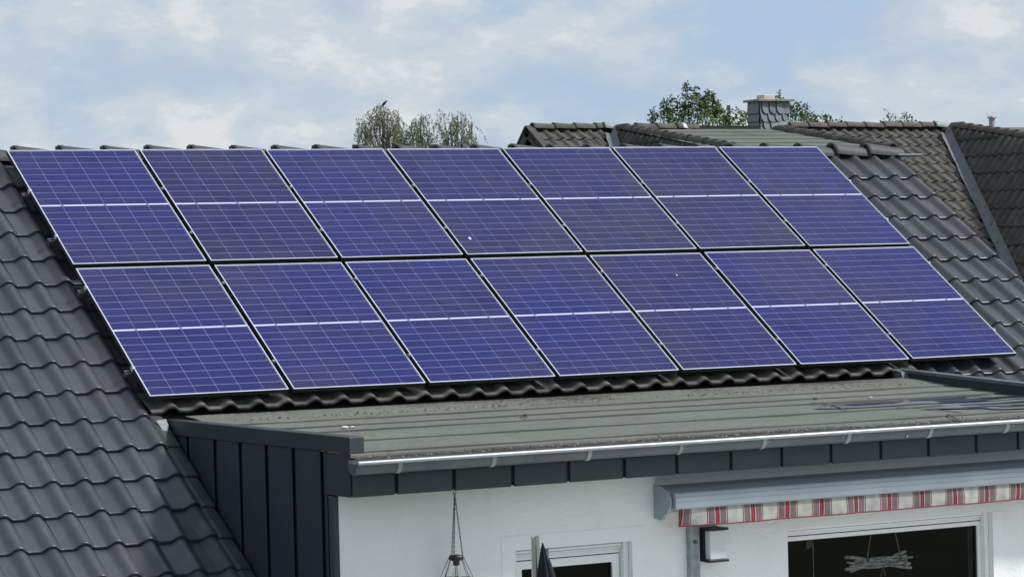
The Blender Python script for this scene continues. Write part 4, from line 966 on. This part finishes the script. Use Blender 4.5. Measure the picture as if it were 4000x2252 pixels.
# ------------------------------------------------------------------ trees
def leaf_quad(b, p, s_, rng, droop=False, mi=0):
    a = Vector((rng.gauss(0, 1), rng.gauss(0, 1), rng.gauss(0, 1) - (1.6 if droop else 0))).normalized(); c = a.orthogonal().normalized()
    c = (c * math.cos(rng.uniform(0, 6.28)) + a.cross(c) * math.sin(rng.uniform(0, 6.28))).normalized(); w_ = s_ * rng.uniform(.45, .7)
    q = a * s_; n_ = a.cross(c) * s_ * .12
    b.add([p, p + q * .5 + c * w_ * .5 + n_, p + q, p + q * .5 - c * w_ * .5 + n_], [(0, 1, 2, 3)], mi)
def birch(label, base, tips, seed, strands, lsize=.075):
    rng = random.Random(seed); t = thing('birch_tree', label, 'tree', base, group='weeping birches behind the solar roof')
    base = Vector(base); tips = [Vector(p) for p in tips]; top = max(tips, key=lambda p: p.z); ctr = Vector((sum(p.x for p in tips) / len(tips), sum(p.y for p in tips) / len(tips), 0))
    tr = MB(); hub = Vector((ctr.x, ctr.y, min(p.z for p in tips) - 3.2))
    tr.tube([base, base + (hub - base) * .5 + Vector((.1, .05, 0)), hub, Vector((ctr.x * .5 + top.x * .5, ctr.y * .5 + top.y * .5, top.z - .5))], [.19, .14, .075, .02], 8)
    cr = MB(); br = MB(); lo_ = min(p.z for p in tips)
    low = [Vector((ctr.x + math.cos(a) * rr, ctr.y + math.sin(a) * rr, lo_ - dz)) for dz, rr in ((.55, .7), (1.1, .95), (1.7, 1.1), (2.3, 1.0)) for a in [rng.uniform(0, 6.28) for _ in range(7)]]
    for p in tips + low:
        st = hub + (Vector((ctr.x, ctr.y, top.z - .7)) - hub) * rng.uniform(.1, .75); st.z = min(st.z, p.z - .3); mid = st * .4 + p * .6 + Vector((0, 0, .12)); pts = [st, mid, p + Vector((0, 0, -.05)), p]
        br.tube(pts, [.028, .016, .008, .005], 5, caps=False)
        out = (p - Vector((ctr.x, ctr.y, p.z))); out = out.normalized() if out.length > .05 else Vector((rng.uniform(-1, 1), rng.uniform(-1, 1), 0)).normalized()
        for s_ in range(strands):
            f_ = rng.uniform(.25, 1) ** .7; o_ = st + (p - st) * f_ if f_ < .5 else mid + (p - mid) * ((f_ - .5) * 2)
            o_ = o_ + Vector((rng.gauss(0, .07), rng.gauss(0, .16), rng.gauss(0, .05)))
            d = (out * rng.uniform(-.25, .3) + Vector((rng.gauss(0, .32), rng.gauss(0, .4), rng.uniform(.15, .6)))); L_ = rng.uniform(.35, 1.15); n = 7; q = o_.copy(); pts = [q.copy()]
            for k in range(n):
                d = d + Vector((rng.gauss(0, .08), rng.gauss(0, .08), -.55)); q = q + d.normalized() * L_ / n; pts.append(q.copy())
            br.tube(pts, [.0026 - .0002 * k for k in range(n + 1)], 3, caps=False)
            for k in range(int(L_ * 23)):
                i = rng.random() ** .8 * n; a = min(int(i), n - 1); pp = pts[a] + (pts[a + 1] - pts[a]) * (i - a)
                leaf_quad(cr, pp + Vector((rng.gauss(0, .012), rng.gauss(0, .012), 0)), lsize * rng.uniform(.7, 1.3), rng, True)
    tr_o = part('trunk', tr, M['bark'], t); part('branches', br, M['twig'], t); c_ = part('crown', cr, M['leaf_birch'], t); return t
birch('weeping birch top with a dark bird on it, left of the other birches', (42.2, 75.0, 0), [(41.2, 75.54, 9.85), (41.44, 75.41, 9.97), (41.6, 75.31, 10.1), (41.82, 75.19, 10.28), (41.98, 75.1, 10.42), (42.12, 75.02, 10.28), (42.26, 74.94, 10.28), (42.44, 74.84, 10.2), (42.6, 74.74, 10.2), (42.64, 74.72, 9.9), (41.36, 75.45, 9.7), (42.75, 74.65, 9.5), (42.5, 75.3, 9.6), (42.2, 74.2, 9.5), (42.9, 74.6, 9.35)], 11, 25)
birch('small slender birch top between the two wider birches', (43.3, 74.35, 0), [(43.15, 74.43, 9.85), (43.34, 74.32, 10.04), (43.43, 74.27, 9.93), (43.0, 74.51, 9.45), (43.6, 74.16, 9.4), (43.3, 74.8, 9.5)], 12, 22)
birch('weeping birch top on the right of the three birches', (44.5, 73.7, 0), [(43.89, 74.01, 9.75), (44.04, 73.93, 10.1), (44.34, 73.75, 10.03), (44.52, 73.65, 9.98), (44.69, 73.56, 10.05), (44.8, 73.49, 9.98), (45.02, 73.36, 9.62), (45.05, 73.35, 9.15), (44.3, 74.2, 9.5), (44.6, 73.2, 9.4)], 13, 21)
def broadleaf(label, base, shoots, seed, mass, lsize=.085):
    rng = random.Random(seed); t = thing('broadleaf_tree', label, 'tree', base, group='leafy trees behind the neighbouring house'); base = Vector(base)
    shoots = [Vector(p) for p in shoots]; ctr = Vector((sum(p.x for p in shoots) / len(shoots), sum(p.y for p in shoots) / len(shoots), min(p.z for p in shoots) - 2.2))
    tr = MB(); tr.tube([base, (base + ctr) / 2 + Vector((.1, 0, 0)), ctr], [.2, .16, .09], 8); br = MB(); cr = MB()
    for p in shoots:
        mid = ctr + (p - ctr) * .55 + Vector((rng.gauss(0, .12), rng.gauss(0, .25), 0)); low = Vector((p.x + rng.gauss(0, .05), p.y + rng.gauss(0, .2), p.z - .75)); pts = [ctr, mid if mid.z < low.z else (ctr + low) / 2, low, p]
        br.tube(pts, [.04, .022, .012, .004], 5, caps=False)
        for k in range(mass):
            f_ = rng.random(); c = low + (p - low) * f_ if f_ > .35 else low + (pts[1] - low) * rng.random() * .7
            spread = (.03 + .16 * (1 - f_) ** 1.2) if f_ > .35 else .26
            c = c + Vector((rng.gauss(0, spread), rng.gauss(0, spread * 1.3), rng.gauss(0, spread * .6)))
            red = f_ > .6 and rng.random() < .55
            for q in range(3): leaf_quad(cr, c + Vector((rng.gauss(0, .02), rng.gauss(0, .02), rng.gauss(0, .02))), lsize * rng.uniform(.7, 1.25), rng, False, 1 if red else 0)
    part('trunk', tr, M['bark'], t); part('branches', br, M['twig'], t); part('crown', cr, [M['leaf'], M['leaf_red']], t); return t
G1 = [(32.08, 40.43, 8.25), (32.14, 40.39, 8.1), (32.35, 40.27, 8.47), (32.42, 40.24, 8.35), (32.52, 40.18, 8.54), (32.65, 40.11, 8.45), (32.76, 40.04, 8.39), (32.88, 39.98, 8.91), (32.96, 39.93, 8.5), (33.08, 39.87, 8.80), (33.11, 39.85, 8.6), (33.22, 39.78, 8.57), (33.31, 39.73, 8.68), (33.44, 39.66, 8.62), (33.5, 39.62, 8.45), (33.6, 39.56, 8.30), (33.56, 39.59, 8.28), (33.76, 39.47, 8.28), (33.73, 39.49, 8.05), (33.82, 39.43, 8.0), (33.2, 39.7, 8.45), (33.0, 40.3, 8.4), (32.7, 40.4, 8.3), (33.3, 40.0, 8.35)]
broadleaf('bushy green tree with upright reddish shoots left of the slate chimney', (33.0, 40.2, 0), G1, 21, 62)
G2 = [(33.96, 39.36, 8.2), (34.05, 39.3, 8.18), (34.16, 39.24, 8.12), (34.92, 38.81, 8.6), (34.4, 39.1, 8.1), (34.7, 38.9, 8.2), (35.18, 38.66, 8.28), (35.26, 38.62, 8.3), (35.36, 38.56, 8.3), (35.49, 38.49, 8.33), (35.59, 38.42, 8.14), (35.74, 38.34, 8.0), (35.97, 38.21, 8.0), (36.06, 38.16, 7.88), (36.27, 38.04, 7.9), (35.44, 38.51, 8.04)]
broadleaf('green tree rising directly behind the slate chimney', (35.0, 39.0, 0), G2, 22, 50)
broadleaf('small leafy treetop just showing over the brown tiled ridge', (40.7, 41.6, 0), [(40.4, 41.44, 8.31), (40.42, 41.43, 8.1), (40.51, 41.38, 8.22), (40.78, 41.22, 8.28), (40.84, 41.19, 8.22), (40.98, 41.11, 8.06), (40.67, 41.29, 8.02)], 23, 26)
# bird
bd = thing('bird', 'dark bird perched on the top of the left birch', 'bird', (42.10, 75.03, 10.36))
b = MB(); ax = Vector((.62, -.35, .70)).normalized(); o_ = Vector((42.10, 75.03, 10.36))
b.tube([o_ - ax * .16, o_ - ax * .06, o_ + ax * .0, o_ + ax * .08, o_ + ax * .14, o_ + ax * .18, o_ + ax * .215], [.012, .022, .048, .052, .034, .032, .004], 10); b.tube([o_ + ax * .2, o_ + ax * .25 + Vector((0, 0, -.01))], [.012, .003], 6); part('body', b, M['bird'], bd)
for s_ in (-1, 1):
    sd_ = ax.cross(Vector((0, 0, 1))).normalized() * .045 * s_; q = MB(); q.tube([o_ + ax * .11 + sd_, o_ + sd_ * 1.15, o_ - ax * .14 + sd_ * .5], [.012, .024, .004], 6); part('wing', q, M['bird'], bd)
q = MB()
for s_ in (-.015, .015): q.tube([o_ + Vector((s_, 0, -.02)), o_ + Vector((s_, 0, -.12))], .005, 5)
part('legs', q, M['bird'], bd)
